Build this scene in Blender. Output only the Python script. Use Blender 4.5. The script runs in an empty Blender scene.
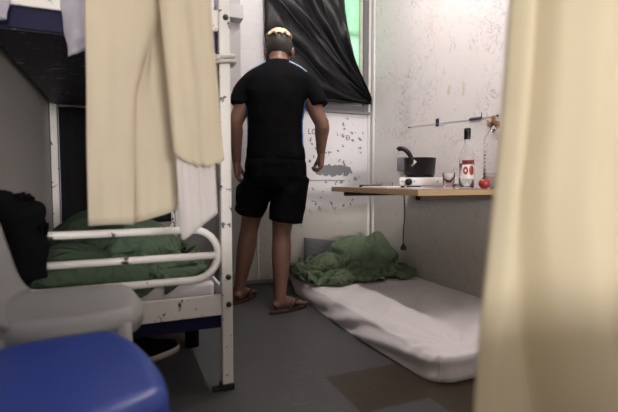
import bpy, bmesh, math, random
from mathutils import Vector, Matrix, noise
from mathutils.bvhtree import BVHTree
from math import sin, cos, pi, radians, sqrt, exp, atan2, tan

random.seed(7)
LAMP, FILL = 178.0, 310.0
scene = bpy.context.scene
COL = scene.collection

# ------------------------------------------------------------------ helpers
def link(o, parent=None):
    COL.objects.link(o)
    if parent is not None:
        o.parent = parent
    return o

def tag(o, label=None, cat=None, group=None, kind=None):
    if label: o['label'] = label
    if cat: o['category'] = cat
    if group: o['group'] = group
    if kind: o['kind'] = kind
    return o

def thing(name, label, cat, loc=(0, 0, 0), rotz=0.0, group=None):
    o = bpy.data.objects.new(name, None)
    o.empty_display_size = 0.05
    link(o)
    o.location = loc
    o.rotation_euler = (0, 0, rotz)
    return tag(o, label, cat, group)

def obj(name, bm, mat, parent=None, smooth=True, label=None, mods=None):
    bmesh.ops.recalc_face_normals(bm, faces=bm.faces)
    me = bpy.data.meshes.new(name)
    bm.to_mesh(me); bm.free()
    for p in me.polygons: p.use_smooth = smooth
    ms = mat if isinstance(mat, (list, tuple)) else [mat]
    for m in ms: me.materials.append(m)
    o = bpy.data.objects.new(name, me)
    link(o, parent)
    if label: o['label'] = label
    return o

def bake(o):
    """apply the modifiers of o into its mesh"""
    dg = bpy.context.evaluated_depsgraph_get()
    dg.update()
    me = bpy.data.meshes.new_from_object(o.evaluated_get(dg))
    old = o.data
    o.modifiers.clear()
    o.data = me
    me.name = old.name
    return o

def box(bm, x0, x1, y0, y1, z0, z1, bevel=0.0, seg=2):
    r = bmesh.ops.create_cube(bm, size=1)
    vs = r['verts']
    for v in vs:
        v.co = Vector(((x0 + x1) / 2 + v.co.x * (x1 - x0), (y0 + y1) / 2 + v.co.y * (y1 - y0), (z0 + z1) / 2 + v.co.z * (z1 - z0)))
    if bevel > 0:
        es = list({e for v in vs for e in v.link_edges})
        bmesh.ops.bevel(bm, geom=es, offset=bevel, segments=seg, affect='EDGES', profile=0.5)

def frames(pts, up=Vector((0, 0, 1))):
    out = []
    n = len(pts)
    ref = None
    for i in range(n):
        t = (pts[min(i + 1, n - 1)] - pts[max(i - 1, 0)])
        if t.length < 1e-9: t = Vector((0, 0, 1))
        t.normalize()
        if ref is None:
            a = up if abs(t.dot(up)) < .95 else Vector((0, 1, 0))
            ref = a - t * a.dot(t)
        else:
            ref = ref - t * ref.dot(t)
        ref.normalize()
        out.append((t, ref.copy(), t.cross(ref)))
    return out

def tube(bm, pts, r, seg=12, closed=False, up=Vector((0, 0, 1))):
    pts = [Vector(p) for p in pts]
    n = len(pts)
    rs = r if isinstance(r, (list, tuple)) else [r] * n
    fr = frames(pts, up)
    rings = []
    for i, p in enumerate(pts):
        t, a, b = fr[i]
        ra, rb = rs[i] if isinstance(rs[i], (list, tuple)) else (rs[i], rs[i])
        rings.append([bm.verts.new(p + a * (ra * cos(2 * pi * k / seg)) + b * (rb * sin(2 * pi * k / seg))) for k in range(seg)])
    for i in range(n - 1 if not closed else n):
        A, B = rings[i], rings[(i + 1) % n]
        for k in range(seg):
            bm.faces.new((A[k], A[(k + 1) % seg], B[(k + 1) % seg], B[k]))
    if not closed:
        bm.faces.new(rings[0][::-1]); bm.faces.new(rings[-1])

def loft(bm, rings, seg=28):
    """rings: (center, rx, ry, exponent) stacked, horizontal superellipses in x,y; caps closed"""
    R = []
    for c, rx, ry, e in rings:
        ring = []
        for k in range(seg):
            a = 2 * pi * k / seg
            ca, sa = cos(a), sin(a)
            x = rx * math.copysign(abs(ca) ** (2 / e), ca)
            y = ry * math.copysign(abs(sa) ** (2 / e), sa)
            ring.append(bm.verts.new((c[0] + x, c[1] + y, c[2])))
        R.append(ring)
    for A, B in zip(R, R[1:]):
        for k in range(seg):
            bm.faces.new((A[k], A[(k + 1) % seg], B[(k + 1) % seg], B[k]))
    bm.faces.new(R[0][::-1]); bm.faces.new(R[-1])

def lathe(bm, prof, seg=28, center=(0, 0, 0)):
    c = Vector(center)
    R = []
    for r, z in prof:
        R.append([bm.verts.new(c + Vector((max(r, 1e-4) * cos(2 * pi * k / seg), max(r, 1e-4) * sin(2 * pi * k / seg), z))) for k in range(seg)])
    for A, B in zip(R, R[1:]):
        for k in range(seg):
            bm.faces.new((A[k], A[(k + 1) % seg], B[(k + 1) % seg], B[k]))
    bm.faces.new(R[0][::-1]); bm.faces.new(R[-1])

def ellipsoid(bm, c, r, u=20, v=14, rot=None):
    res = bmesh.ops.create_uvsphere(bm, u_segments=u, v_segments=v, radius=1)
    for w in res['verts']:
        p = Vector((w.co.x * r[0], w.co.y * r[1], w.co.z * r[2]))
        if rot is not None: p = rot @ p
        w.co = p + Vector(c)

def grid(bm, nu, nv, f):
    V = [[bm.verts.new(f(i / (nu - 1), j / (nv - 1))) for j in range(nv)] for i in range(nu)]
    for i in range(nu - 1):
        for j in range(nv - 1):
            bm.faces.new((V[i][j], V[i + 1][j], V[i + 1][j + 1], V[i][j + 1]))
    return V

def lerp(a, b, t): return a + (b - a) * t
def sstep(a, b, x):
    t = min(1, max(0, (x - a) / (b - a))); return t * t * (3 - 2 * t)
def nz(x, y, z=0.0): return noise.noise(Vector((x, y, z)))
def pl(x, pts):
    """piecewise linear interpolation"""
    if x <= pts[0][0]: return pts[0][1]
    for (a, b), (c, d) in zip(pts, pts[1:]):
        if x <= c: return b + (d - b) * (x - a) / (c - a)
    return pts[-1][1]
def spline(pts, n=8):
    P = [Vector(p) for p in pts]
    out = []
    for i in range(len(P) - 1):
        p0 = P[max(i - 1, 0)]; p1 = P[i]; p2 = P[i + 1]; p3 = P[min(i + 2, len(P) - 1)]
        for k in range(n):
            t = k / n
            out.append(0.5 * ((2 * p1) + (p2 - p0) * t + (2 * p0 - 5 * p1 + 4 * p2 - p3) * t * t + (3 * p1 - p0 - 3 * p2 + p3) * t ** 3))
    out.append(P[-1])
    return out

def solidify(o, th, off=0.0):
    m = o.modifiers.new('solid', 'SOLIDIFY'); m.thickness = th; m.offset = off
    return bake(o)

# crumpled cloth shapes: x, y, z of every grid point in millimetres
def unpack(d, box_):
    import numpy as np
    n, m, v = d
    A = np.array(v, dtype=float).reshape(n, m, 3)
    lo = A.reshape(-1, 3).min(0); hi = A.reshape(-1, 3).max(0)
    t0 = np.array(box_[0]); t1 = np.array(box_[1])
    return t0 + (A - lo) / (hi - lo) * (t1 - t0)
def cloth_obj(name, d, mat, box_, th, fix=None):
    A = unpack(d, box_)
    if fix: A = [[fix(*p) for p in row] for row in A]
    n, m = d[0], d[1]
    bm = bmesh.new()
    V = [[bm.verts.new(A[i][j]) for j in range(m)] for i in range(n)]
    for i in range(n - 1):
        for j in range(m - 1):
            bm.faces.new((V[i][j], V[i + 1][j], V[i + 1][j + 1], V[i][j + 1]))
    o = obj(name, bm, mat)
    q = o.modifiers.new('s', 'SMOOTH'); q.factor = .5; q.iterations = 1
    q = o.modifiers.new('t', 'SOLIDIFY'); q.thickness = th; q.offset = 0
    q = o.modifiers.new('u', 'SUBSURF'); q.levels = 1; q.render_levels = 1
    return bake(o)
# ------------------------------------------------------------------ materials
class NT:
    def __init__(s, name):
        s.m = bpy.data.materials.new(name); s.m.use_nodes = True
        s.t = s.m.node_tree; s.n = s.t.nodes; s.n.clear()
        s.out = s.n.new('ShaderNodeOutputMaterial')
        s.b = s.n.new('ShaderNodeBsdfPrincipled')
        s.l(s.b.outputs[0], s.out.inputs[0])
    def l(s, a, b): s.t.links.new(a, b)
    def coord(s, which='Object'):
        return s.n.new('ShaderNodeTexCoord').outputs[which]
    def world(s):
        return s.n.new('ShaderNodeNewGeometry').outputs['Position']
    def mapping(s, v, scale=(1, 1, 1), loc=(0, 0, 0)):
        m = s.n.new('ShaderNodeMapping'); s.l(v, m.inputs[0])
        m.inputs['Scale'].default_value = scale; m.inputs['Location'].default_value = loc
        return m.outputs[0]
    def noise(s, v, scale, detail=3, rough=.5, dist=0):
        t = s.n.new('ShaderNodeTexNoise'); s.l(v, t.inputs['Vector'])
        t.inputs['Scale'].default_value = scale; t.inputs['Detail'].default_value = detail
        t.inputs['Roughness'].default_value = rough; t.inputs['Distortion'].default_value = dist
        return t.outputs['Fac']
    def vor(s, v, scale, rnd=1.0):
        t = s.n.new('ShaderNodeTexVoronoi'); s.l(v, t.inputs['Vector'])
        t.inputs['Scale'].default_value = scale; t.inputs['Randomness'].default_value = rnd
        return t.outputs['Distance']
    def math(s, op, a, b=None, c=None, clamp=False):
        m = s.n.new('ShaderNodeMath'); m.operation = op; m.use_clamp = clamp
        for i, x in enumerate((a, b, c)):
            if x is None: continue
            if isinstance(x, (int, float)): m.inputs[i].default_value = x
            else: s.l(x, m.inputs[i])
        return m.outputs[0]
    def ramp(s, x, a, b):
        m = s.n.new('ShaderNodeMapRange'); m.interpolation_type = 'SMOOTHSTEP'
        s.l(x, m.inputs['Value'])
        m.inputs['From Min'].default_value = a; m.inputs['From Max'].default_value = b
        return m.outputs[0]
    def mix(s, fac, a, b):
        m = s.n.new('ShaderNodeMix'); m.data_type = 'RGBA'
        for sock, x in ((m.inputs[0], fac), (m.inputs[6], a), (m.inputs[7], b)):
            if isinstance(x, (int, float)): sock.default_value = x
            elif isinstance(x, tuple): sock.default_value = (*x, 1)
            else: s.l(x, sock)
        return m.outputs[2]
    def sep(s, v):
        m = s.n.new('ShaderNodeSeparateXYZ'); s.l(v, m.inputs[0]); return m.outputs
    def base(s, c):
        if isinstance(c, tuple): s.b.inputs['Base Color'].default_value = (*c, 1)
        else: s.l(c, s.b.inputs['Base Color'])
    def rough(s, r):
        if isinstance(r, (int, float)): s.b.inputs['Roughness'].default_value = r
        else: s.l(r, s.b.inputs['Roughness'])
    def bump(s, h, strength=.3, dist=.005):
        b = s.n.new('ShaderNodeBump'); b.inputs['Strength'].default_value = strength; b.inputs['Distance'].default_value = dist
        s.l(h, b.inputs['Height']); s.l(b.outputs[0], s.b.inputs['Normal'])

def plain(name, c, rough=.5, var=.12, scale=18, bump=0.0, bscale=120, metal=0, spec=.5):
    t = NT(name)
    v = t.coord()
    n = t.noise(v, scale, 4, .6)
    d = tuple(x * (1 - var) for x in c); l = tuple(min(1, x * (1 + var)) for x in c)
    t.base(t.mix(n, d, l)); t.rough(rough)
    t.b.inputs['Metallic'].default_value = metal
    t.b.inputs['Specular IOR Level'].default_value = spec
    if bump: t.bump(t.noise(v, bscale, 3), bump, .002)
    return t.m

def cloth(name, c, var=.1, trans=0.0, bump=.2, weave=500, spec=.2, rough=.9):
    t = NT(name)
    v = t.coord()
    n = t.noise(v, 9, 5, .6)
    col = t.mix(n, tuple(x * (1 - var) for x in c), tuple(min(1, x * (1 + var)) for x in c))
    t.base(col); t.rough(rough); t.b.inputs['Specular IOR Level'].default_value = spec
    t.bump(t.noise(v, weave, 2), bump, .0015)
    if trans > 0:
        tr = t.n.new('ShaderNodeBsdfTranslucent'); t.l(col, tr.inputs[0])
        mx = t.n.new('ShaderNodeMixShader'); mx.inputs[0].default_value = trans
        t.l(t.b.outputs[0], mx.inputs[1]); t.l(tr.outputs[0], mx.inputs[2]); t.l(mx.outputs[0], t.out.inputs[0])
    return t.m

def wool(name, c):
    t = NT(name)
    v = t.coord()
    n = t.noise(v, 9, 5, .6)
    t.base(t.mix(n, tuple(x * .86 for x in c), tuple(x * 1.14 for x in c))); t.rough(.95); t.b.inputs['Specular IOR Level'].default_value = .15
    w = t.noise(t.mapping(v, (1, 1.8, 1.2)), 8, 2, .5, 1.6)
    h = t.math('ADD', t.math('MULTIPLY', w, 6.0), t.math('MULTIPLY', t.noise(v, 260, 2), .12))
    t.bump(h, .55, .012)
    return t.m

def chipped(name, c, chip=(.02, .018, .016), lo=.64, hi=.66, rough=.45):
    t = NT(name)
    v = t.coord()
    n = t.noise(v, 22, 6, .7)
    k = t.ramp(n, lo, hi)
    g = t.noise(v, 6, 3)
    col = t.mix(g, tuple(x * .85 for x in c), c)
    t.base(t.mix(k, col, chip)); t.rough(rough)
    return t.m

def glass_mat(name, c=(1, 1, 1), rough=.02, ior=1.45, mixin=.0):
    t = NT(name)
    n = t.noise(t.coord(), 30, 2)
    t.base(t.mix(n, c, tuple(x * .98 for x in c)))
    t.b.inputs['Transmission Weight'].default_value = 1.0
    t.b.inputs['IOR'].default_value = ior
    t.rough(rough)
    # shadows let light through
    return t.m

M = {}
M['white_metal'] = chipped('white_enamel', (.70, .67, .64), lo=.605, hi=.625)
M['navy_board'] = None
M['black_plastic'] = plain('black_plastic', (.005, .005, .0055), .35, spec=.35)
M['black_rubber'] = plain('black_rubber', (.012, .011, .011), .6)
M['white_plastic'] = plain('white_plastic', (.25, .245, .245), .45, .06)
M['blue_plastic'] = plain('blue_plastic', (.016, .045, .26), .4, .08)
M['cream'] = cloth('cream_cotton', (.77, .69, .545), .05, .45, .15, 420)
M['cream2'] = cloth('yellow_cream_cotton', (.75, .675, .51), .05, .40, .15, 420)
M['white_cloth'] = cloth('white_cotton', (.70, .66, .64), .05, .35, .15, 420)
M['green'] = wool('green_wool', (.120, .162, .103))
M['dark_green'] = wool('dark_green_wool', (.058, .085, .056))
M['sheet'] = cloth('white_bedsheet', (.66, .62, .64), .04, 0, .15, 400)
M['dark_grey_cloth'] = cloth('dark_grey_cotton', (.10, .10, .11), .15, 0, .3, 300)
M['black_cloth'] = cloth('black_cotton', (.0032, .0032, .0036), .2, 0, .3, 380, spec=.06)
M['black_shirt'] = cloth('black_jersey', (.0035, .0035, .0045), .2, 0, .25, 420, spec=.06, rough=.85)
M['blue_stripe'] = plain('blue_knit', (.03, .16, .55), .7)
M['pale_stripe'] = plain('pale_blue_knit', (.35, .50, .68), .7)
M['skin'] = None
M['hair_dark'] = plain('dark_hair', (.022, .016, .012), .6, .4, 120, .6, 300)
M['hair_blond'] = plain('bleached_hair', (.62, .50, .33), .6, .35, 90, .8, 260)
M['steel'] = plain('worn_steel', (.45, .44, .43), .35, metal=.9)
M['paper'] = plain('white_paper', (.68, .67, .66), .8, .05)
M['violet'] = cloth('violet_cloth', (.06, .05, .28), .1)
M['navy_cloth'] = cloth('navy_cloth', (.010, .0095, .012), .2)
M['red'] = plain('red_skin', (.30, .028, .025), .35)
M['dark_red'] = plain('dark_red_print', (.22, .012, .02), .5)
M['orange_brown'] = plain('rust_brown', (.22, .10, .045), .6, .3)
M['grey_plastic'] = plain('grey_plastic', (.22, .22, .23), .5)
M['string'] = plain('grey_brown_string', (.30, .27, .25), .8)
M['grout'] = plain('grey_trim_paint', (.16, .155, .16), .6)
M['sole'] = plain('pale_sole', (.42, .36, .30), .7)
M['red_sole'] = plain('red_brown_sole', (.055, .014, .011), .7)
M['glass'] = glass_mat('clear_glass', ior=1.30)
M['thin_glass'] = glass_mat('thin_clear_glass', ior=1.14)
M['clear_plastic'] = glass_mat('clear_ribbed_plastic', (.97, .96, .97), .08, 1.25)
M['liquid'] = glass_mat('clear_spirit', (.97, .98, .98), .0, 1.33)
M['label_paper'] = plain('label_paper', (.72, .68, .66), .6)
M['pen'] = plain('blue_black_plastic', (.02, .02, .06), .4)
M['ink'] = plain('dark_ink', (.05, .045, .07), .8)

def skin_mat():
    t = NT('skin')
    v = t.coord()
    n = t.noise(v, 14, 4, .6)
    col = t.mix(n, (.135, .067, .045), (.20, .10, .068))
    t.base(col); t.rough(.5)
    t.b.inputs['Subsurface Weight'].default_value = .08
    t.b.inputs['Subsurface Radius'].default_value = (.01, .004, .002)
    t.bump(t.noise(v, 220, 2), .15, .001)
    return t.m
M['skin'] = skin_mat()

def navy_board_mat():
    t = NT('navy_board_scratched')
    v = t.coord()
    n = t.noise(t.mapping(v, (16, 62, 1)), 1.0, 4, .6, .8)
    line = t.ramp(n, .64, .68)
    mask = t.ramp(t.noise(v, 5, 2), .40, .52)
    k = t.math('MULTIPLY', line, mask)
    spots = t.ramp(t.noise(v, 60, 3, .7), .68, .72)
    k2 = t.math('MAXIMUM', k, t.math('MULTIPLY', spots, mask))
    t.base(t.mix(k2, (.012, .011, .026), (.75, .72, .62))); t.rough(.55)
    return t.m
M['navy_board'] = navy_board_mat()
M['navy_fascia'] = plain('navy_paint', (.006, .006, .032), .6, .2, 30, spec=.2)

def floor_mat():
    t = NT('vinyl_floor')
    P = t.world(); x, y, z = t.sep(P)[:3]
    n = t.noise(P, 5, 6, .65)
    col = t.mix(n, (.038, .039, .042), (.062, .062, .065))
    # pale scuffs
    sc = t.mapping(P, (5, 22, 1))
    n2 = t.noise(sc, 1.7, 6, .65, .8)
    sl = t.math('LESS_THAN', t.math('ABSOLUTE', t.math('SUBTRACT', n2, .5)), .004)
    mk = t.ramp(t.noise(P, 2.5, 2), .50, .62)
    col = t.mix(t.math('MULTIPLY', t.math('MULTIPLY', sl, mk), .5), col, (.26, .25, .25))
    sp = t.ramp(t.noise(P, 48, 4, .7), .70, .75)
    col = t.mix(t.math('MULTIPLY', sp, .45), col, (.26, .25, .24))
    # missing tiles: bare brown screed in cells of 0.3 m
    def rect(x0, x1, y0, y1, j):
        w = t.math('MULTIPLY', t.math('SUBTRACT', t.noise(P, 30, 3), .5), .012)
        a = t.math('MULTIPLY', t.math('GREATER_THAN', t.math('ADD', x, w), x0), t.math('LESS_THAN', t.math('ADD', x, w), x1))
        b = t.math('MULTIPLY', t.math('GREATER_THAN', t.math('ADD', y, w), y0), t.math('LESS_THAN', t.math('ADD', y, w), y1))
        return t.math('MULTIPLY', a, b)
    r = t.math('MAXIMUM', rect(.722, 1.75, 1.245, 1.54, 0), rect(1.0, 1.9, .6, 1.26, 1))
    br = t.mix(t.noise(P, 9, 5, .7), (.016, .010, .006), (.042, .029, .018))
    col = t.mix(r, col, br)
    # tile seams
    def seam(c, off):
        f = t.math('FRACT', t.math('DIVIDE', t.math('ADD', c, off), .295))
        return t.math('LESS_THAN', t.math('ABSOLUTE', t.math('SUBTRACT', f, .5)), .007)
    sm = t.math('MAXIMUM', seam(x, 3 * .295 + .1475 - .722), seam(y, 5 * .295 + .1475 - 1.245))
    col = t.mix(t.math('MULTIPLY', sm, .35), col, (.03, .028, .028))
    t.base(col)
    t.rough(t.math('ADD', .38, t.math('MULTIPLY', n, .25))); t.b.inputs['Specular IOR Level'].default_value = .32
    t.bump(t.noise(P, 40, 4), .12, .003)
    return t.m

def wall_mat(name, c, kind):
    t = NT(name)
    P = t.world(); x, y, z = t.sep(P)[:3]
    n = t.noise(P, 3, 5, .6)
    col = t.mix(n, tuple(a * .93 for a in c), c)
    # brush marks
    if kind == 'right':
        # faint pencil and crayon scribbles, ochre stains
        for sc_, off, cc, st, th in ((7, 0, (.33, .28, .40),   .60, .008), (10, 5, (.45, .33, .28), .55, .007), (14, 9, (.36, .33, .45), .60, .010)):
            q = t.mapping(P, (1, 1, 1), (off, off * .7, off * .3))
            a = t.noise(q, sc_, 4, .6, .6)
            ln = t.math('LESS_THAN', t.math('ABSOLUTE', t.math('SUBTRACT', a, .5)), th)
            mk = t.ramp(t.noise(q, 3.0, 3), .48, .60)
            col = t.mix(t.math('MULTIPLY', t.math('MULTIPLY', ln, mk), st), col, cc)
        st = t.ramp(t.noise(t.mapping(P, (1, 1, .6)), 17, 4, .65), .60, .72)
        col = t.mix(t.math('MULTIPLY', st, .55), col, (.50, .36, .24))
        st = t.ramp(t.noise(P, 34, 3, .6), .67, .74)
        col = t.mix(t.math('MULTIPLY', st, .6), col, (.25, .23, .25))
        # greyer beige towards the bottom of the wall
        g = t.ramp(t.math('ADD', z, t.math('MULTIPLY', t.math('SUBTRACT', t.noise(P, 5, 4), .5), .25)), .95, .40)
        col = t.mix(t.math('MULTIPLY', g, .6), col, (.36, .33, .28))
    if kind == 'back':
        # flaked paint: small grey chips over the lower panel
        wn = t.n.new('ShaderNodeTexNoise'); wn.inputs['Scale'].default_value = 34; wn.inputs['Detail'].default_value = 4; t.l(P, wn.inputs['Vector'])
        va = t.n.new('ShaderNodeVectorMath'); va.operation = 'MULTIPLY_ADD'; t.l(wn.outputs['Color'], va.inputs[0]); va.inputs[1].default_value = (.075, .075, .075); t.l(P, va.inputs[2])
        chip = t.vor(va.outputs[0], 17)
        w = t.math('MULTIPLY', t.math('SUBTRACT', t.noise(P, 60, 4, .7), .5), .34)
        c1 = t.math('LESS_THAN', t.math('ADD', chip, w), .235)
        gate = t.ramp(t.noise(P, 4, 2), .32, .42)
        zone = t.math('MULTIPLY', t.math('MULTIPLY', t.math('LESS_THAN', z, 1.28), t.math('GREATER_THAN', z, .50)), t.math('GREATER_THAN', x, 1.0))
        zone = t.math('MULTIPLY', zone, t.math('LESS_THAN', x, 1.83))
        k = t.math('MULTIPLY', t.math('MULTIPLY', c1, gate), zone)
        col = t.mix(t.math('MULTIPLY', k, .92), col, (.13, .13, .15))
        sm = t.ramp(t.noise(P, 70, 3, .6), .69, .72)
        col = t.mix(t.math('MULTIPLY', t.math('MULTIPLY', sm, zone), .7), col, (.2, .2, .22))
        # one big bare patch at hand height
        dx = t.math('DIVIDE', t.math('SUBTRACT', x, 1.56), .17)
        dz = t.math('DIVIDE', t.math('SUBTRACT', z, .855), .052)
        d = t.math('ADD', t.math('POWER', t.math('ABSOLUTE', dx), 2), t.math('POWER', t.math('ABSOLUTE', dz), 2))
        d = t.math('ADD', d, t.math('MULTIPLY', t.math('SUBTRACT', t.noise(P, 22, 6, .75), .5), 3.4))
        col = t.mix(t.math('LESS_THAN', d, .85), col, (.16, .165, .18))
        # thin horizontal scratch under it
        dz2 = t.math('ABSOLUTE', t.math('ADD', t.math('SUBTRACT', z, .775), t.math('MULTIPLY', t.math('SUBTRACT', t.noise(P, 9, 4), .5), .02)))
        sc = t.math('MULTIPLY', t.math('LESS_THAN', dz2, .005), t.math('MULTIPLY', t.math('GREATER_THAN', x, 1.33), t.math('LESS_THAN', x, 1.66)))
        col = t.mix(t.math('MULTIPLY', sc, .8), col, (.16, .165, .18))
        # shade on the lower wall painted in as a beige band, plus mould speckle
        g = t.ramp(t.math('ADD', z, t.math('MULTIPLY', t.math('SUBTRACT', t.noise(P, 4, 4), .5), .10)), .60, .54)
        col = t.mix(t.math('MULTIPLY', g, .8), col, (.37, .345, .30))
        sp = t.ramp(t.noise(P, 42, 5, .75), .57, .62)
        low = t.ramp(z, .50, .42)
        mk = t.ramp(t.noise(P, 4.5, 3), .46, .56)
        col = t.mix(t.math('MULTIPLY', t.math('MULTIPLY', sp, low), t.math('MULTIPLY', mk, .8)), col, (.075, .07, .075))
        # faint pencil ruling left of the window
        zz = t.math('FRACT', t.math('MULTIPLY', z, 22))
        rl = t.math('MULTIPLY', t.math('LESS_THAN', zz, .12), t.math('LESS_THAN', x, .97))
        rl = t.math('MULTIPLY', rl, t.ramp(t.noise(P, 24, 3), .50, .56))
        col = t.mix(t.math('MULTIPLY', rl, .35), col, (.35, .32, .32))
    if kind == 'left':
        st = t.ramp(t.noise(t.mapping(P, (1, 6, 1)), 6, 5, .7), .62, .72)
        col = t.mix(t.math('MULTIPLY', st, .4), col, (.16, .15, .15))
    t.base(col); t.rough(.55)
    t.bump(t.noise(P, 26, 4), .10, .006)
    return t.m

M['wall_right'] = wall_mat('painted_wall_scribbled', (.72, .685, .68), 'right')
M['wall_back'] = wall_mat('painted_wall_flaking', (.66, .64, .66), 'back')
M['wall_left'] = wall_mat('painted_wall_grey', (.52, .50, .49), 'left')
M['wall_plain'] = wall_mat('painted_wall_plain', (.62, .60, .58), 'none')
M['trim_grey'] = plain('trim_grey_paint', (.40, .385, .385), .55, .08)
M['trim_white'] = plain('trim_white_paint', (.66, .64, .63), .5, .06)
M['frame_grey'] = plain('window_frame_grey', (.13, .125, .135), .5, .15)
M['frame_cream'] = plain('window_frame_cream', (.50, .49, .42), .5, .1)

def wood_mat():
    t = NT('plywood_edge_wood')
    v = t.coord()
    n = t.noise(t.mapping(v, (2, 2, 60)), 3, 5, .6, .5)
    g = t.noise(t.mapping(v, (30, 3, 30)), 3, 4)
    col = t.mix(n, (.34, .225, .115), (.58, .42, .24))
    t.base(t.mix(t.math('MULTIPLY', g, .35), col, (.16, .09, .05))); t.rough(.5)
    return t.m
M['wood'] = wood_mat()
M['wood_top'] = plain('mauve_laminate', (.30, .20, .185), .4, .2, 14)
M['dark_wood'] = plain('dark_batten_wood', (.035, .02, .012), .6, .2, 14)

def pane_mat():
    t = NT('green_frosted_pane')
    P = t.world()
    n = t.noise(t.mapping(P, (6, 1, 2)), 3, 4, .6)
    col = t.mix(n, (.42, .74, .46), (.88, .98, .88))
    tr = t.n.new('ShaderNodeBsdfTranslucent'); t.l(col, tr.inputs[0])
    t.base(col); t.rough(.25)
    mx = t.n.new('ShaderNodeMixShader'); mx.inputs[0].default_value = .85
    t.l(t.b.outputs[0], mx.inputs[1]); t.l(tr.outputs[0], mx.inputs[2]); t.l(mx.outputs[0], t.out.inputs[0])
    return t.m
M['pane'] = pane_mat()

def sheeting_mat():
    t = NT('black_bin_liner')
    v = t.coord()
    t.base((.004, .004, .005)); t.rough(t.math('ADD', .33, t.math('MULTIPLY', t.noise(v, 9, 3), .16)))
    t.b.inputs['Specular IOR Level'].default_value = .26
    t.bump(t.noise(v, 26, 5, .6, .6), .35, .008)
    return t.m
M['sheeting'] = sheeting_mat()

def bag_mat():
    t = NT('white_film_bag')
    v = t.coord()
    t.base((.60, .58, .66)); t.rough(.35)
    tr = t.n.new('ShaderNodeBsdfTranslucent'); tr.inputs[0].default_value = (.60, .58, .66, 1)
    tp = t.n.new('ShaderNodeBsdfTransparent')
    mx = t.n.new('ShaderNodeMixShader'); mx.inputs[0].default_value = .4
    mx2 = t.n.new('ShaderNodeMixShader'); mx2.inputs[0].default_value = .25
    t.l(t.b.outputs[0], mx.inputs[1]); t.l(tr.outputs[0], mx.inputs[2])
    t.l(mx.outputs[0], mx2.inputs[1]); t.l(tp.outputs[0], mx2.inputs[2]); t.l(mx2.outputs[0], t.out.inputs[0])
    t.bump(t.noise(v, 30, 4), .5, .01)
    return t.m
M['bag'] = bag_mat()

def pattern_mat():
    t = NT('white_violet_print')
    v = t.coord()
    w = t.n.new('ShaderNodeTexWave'); w.inputs['Scale'].default_value = 7; w.inputs['Distortion'].default_value = 3.0
    w.inputs['Detail Scale'].default_value = 3
    t.l(t.mapping(v, (1, 1, -1)), w.inputs['Vector'])
    k = t.ramp(w.outputs['Fac'], .62, .68)
    t.base(t.mix(k, (.66, .64, .70), (.06, .04, .26))); t.rough(.9)
    return t.m
M['pattern'] = pattern_mat()

# ------------------------------------------------------------------ the room
XL, XR, YB, YF, ZC = -.40, 1.90, 3.17, -5.6, 2.5
WT = .15
def struct(name, bm, m, parent=None, smooth=False, label=None):
    o = obj(name, bm, m, parent, smooth, label)
    if parent is None: o['kind'] = 'structure'
    return o

bm = bmesh.new(); box(bm, XL - WT, XR + WT, YF - WT, YB + WT, -.12, 0); struct('floor', bm, floor_mat())
bm = bmesh.new(); box(bm, XL - WT, XR + WT, YF - WT, YB + WT, ZC, ZC + .12); struct('ceiling', bm, M['wall_plain'])
bm = bmesh.new(); box(bm, XL - WT, XL, YF, YB, 0, ZC); struct('wall_left', bm, M['wall_left'])
bm = bmesh.new(); box(bm, XR, XR + WT, YF, YB, 0, ZC); struct('wall_right', bm, M['wall_right'])
bm = bmesh.new()
box(bm, XL - WT, -.05, YF - WT, YF, 0, ZC); box(bm, 1.05, XR + WT, YF - WT, YF, 0, ZC)
box(bm, -.05, 1.05, YF - WT, YF, 0, 1.05); box(bm, -.05, 1.05, YF - WT, YF, 1.65, ZC)
struct('wall_front', bm, M['wall_plain'])
# unseen low blocker added behind the camera to cut off the fill lower down
bm = bmesh.new(); box(bm, XL, XR - .012, -.38, -.30, 0, .70, .004); struct('fill_blocker', bm, M['wall_plain'])
# back wall with the window opening
WX0, WX1, WZ0, WZ1 = 1.00, 1.865, 1.33, 2.35
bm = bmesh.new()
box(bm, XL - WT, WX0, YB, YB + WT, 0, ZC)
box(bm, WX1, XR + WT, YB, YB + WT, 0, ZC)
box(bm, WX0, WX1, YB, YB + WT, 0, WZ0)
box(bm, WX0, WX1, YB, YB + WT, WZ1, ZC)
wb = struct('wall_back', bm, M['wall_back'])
# step in the right wall: thicker lining from y<2.62
bm = bmesh.new(); box(bm, XR - .012, XR, YF, 2.62, 0, ZC); struct('trim_1', bm, M['wall_right'])
# white batten in the back corner
bm = bmesh.new(); box(bm, XR - .035, XR - .013, YB - .014, YB, 0, ZC, .004)
box(bm, XR - .012, XR, YB - .06, YB - .035, 0, ZC, .003)
struct('trim_2', bm, M['trim_white'])
# grey board left of the white strip, with its ledge
bm = bmesh.new(); box(bm, .36, .705, YB - .02, YB, 0, ZC); struct('trim_3', bm, M['grout'])
bm = bmesh.new(); box(bm, .70, .80, YB - .035, YB, 0, ZC); struct('trim_4', bm, M['trim_grey'])
bm = bmesh.new(); box(bm, .62, .80, YB - .13, YB - .035, 1.89, 1.985, .004); struct('trim_5', bm, M['trim_grey'])
bm = bmesh.new(); box(bm, .80, 1.32, YB - .012, YB, 0, .030, .003); struct('baseboard_back', bm, M['grout'])
# upright seam strip of the panel behind the legs
bm = bmesh.new(); box(bm, .925, .937, YB - .006, YB, .03, 1.32, .002); struct('trim_6', bm, M['trim_white'])

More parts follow.
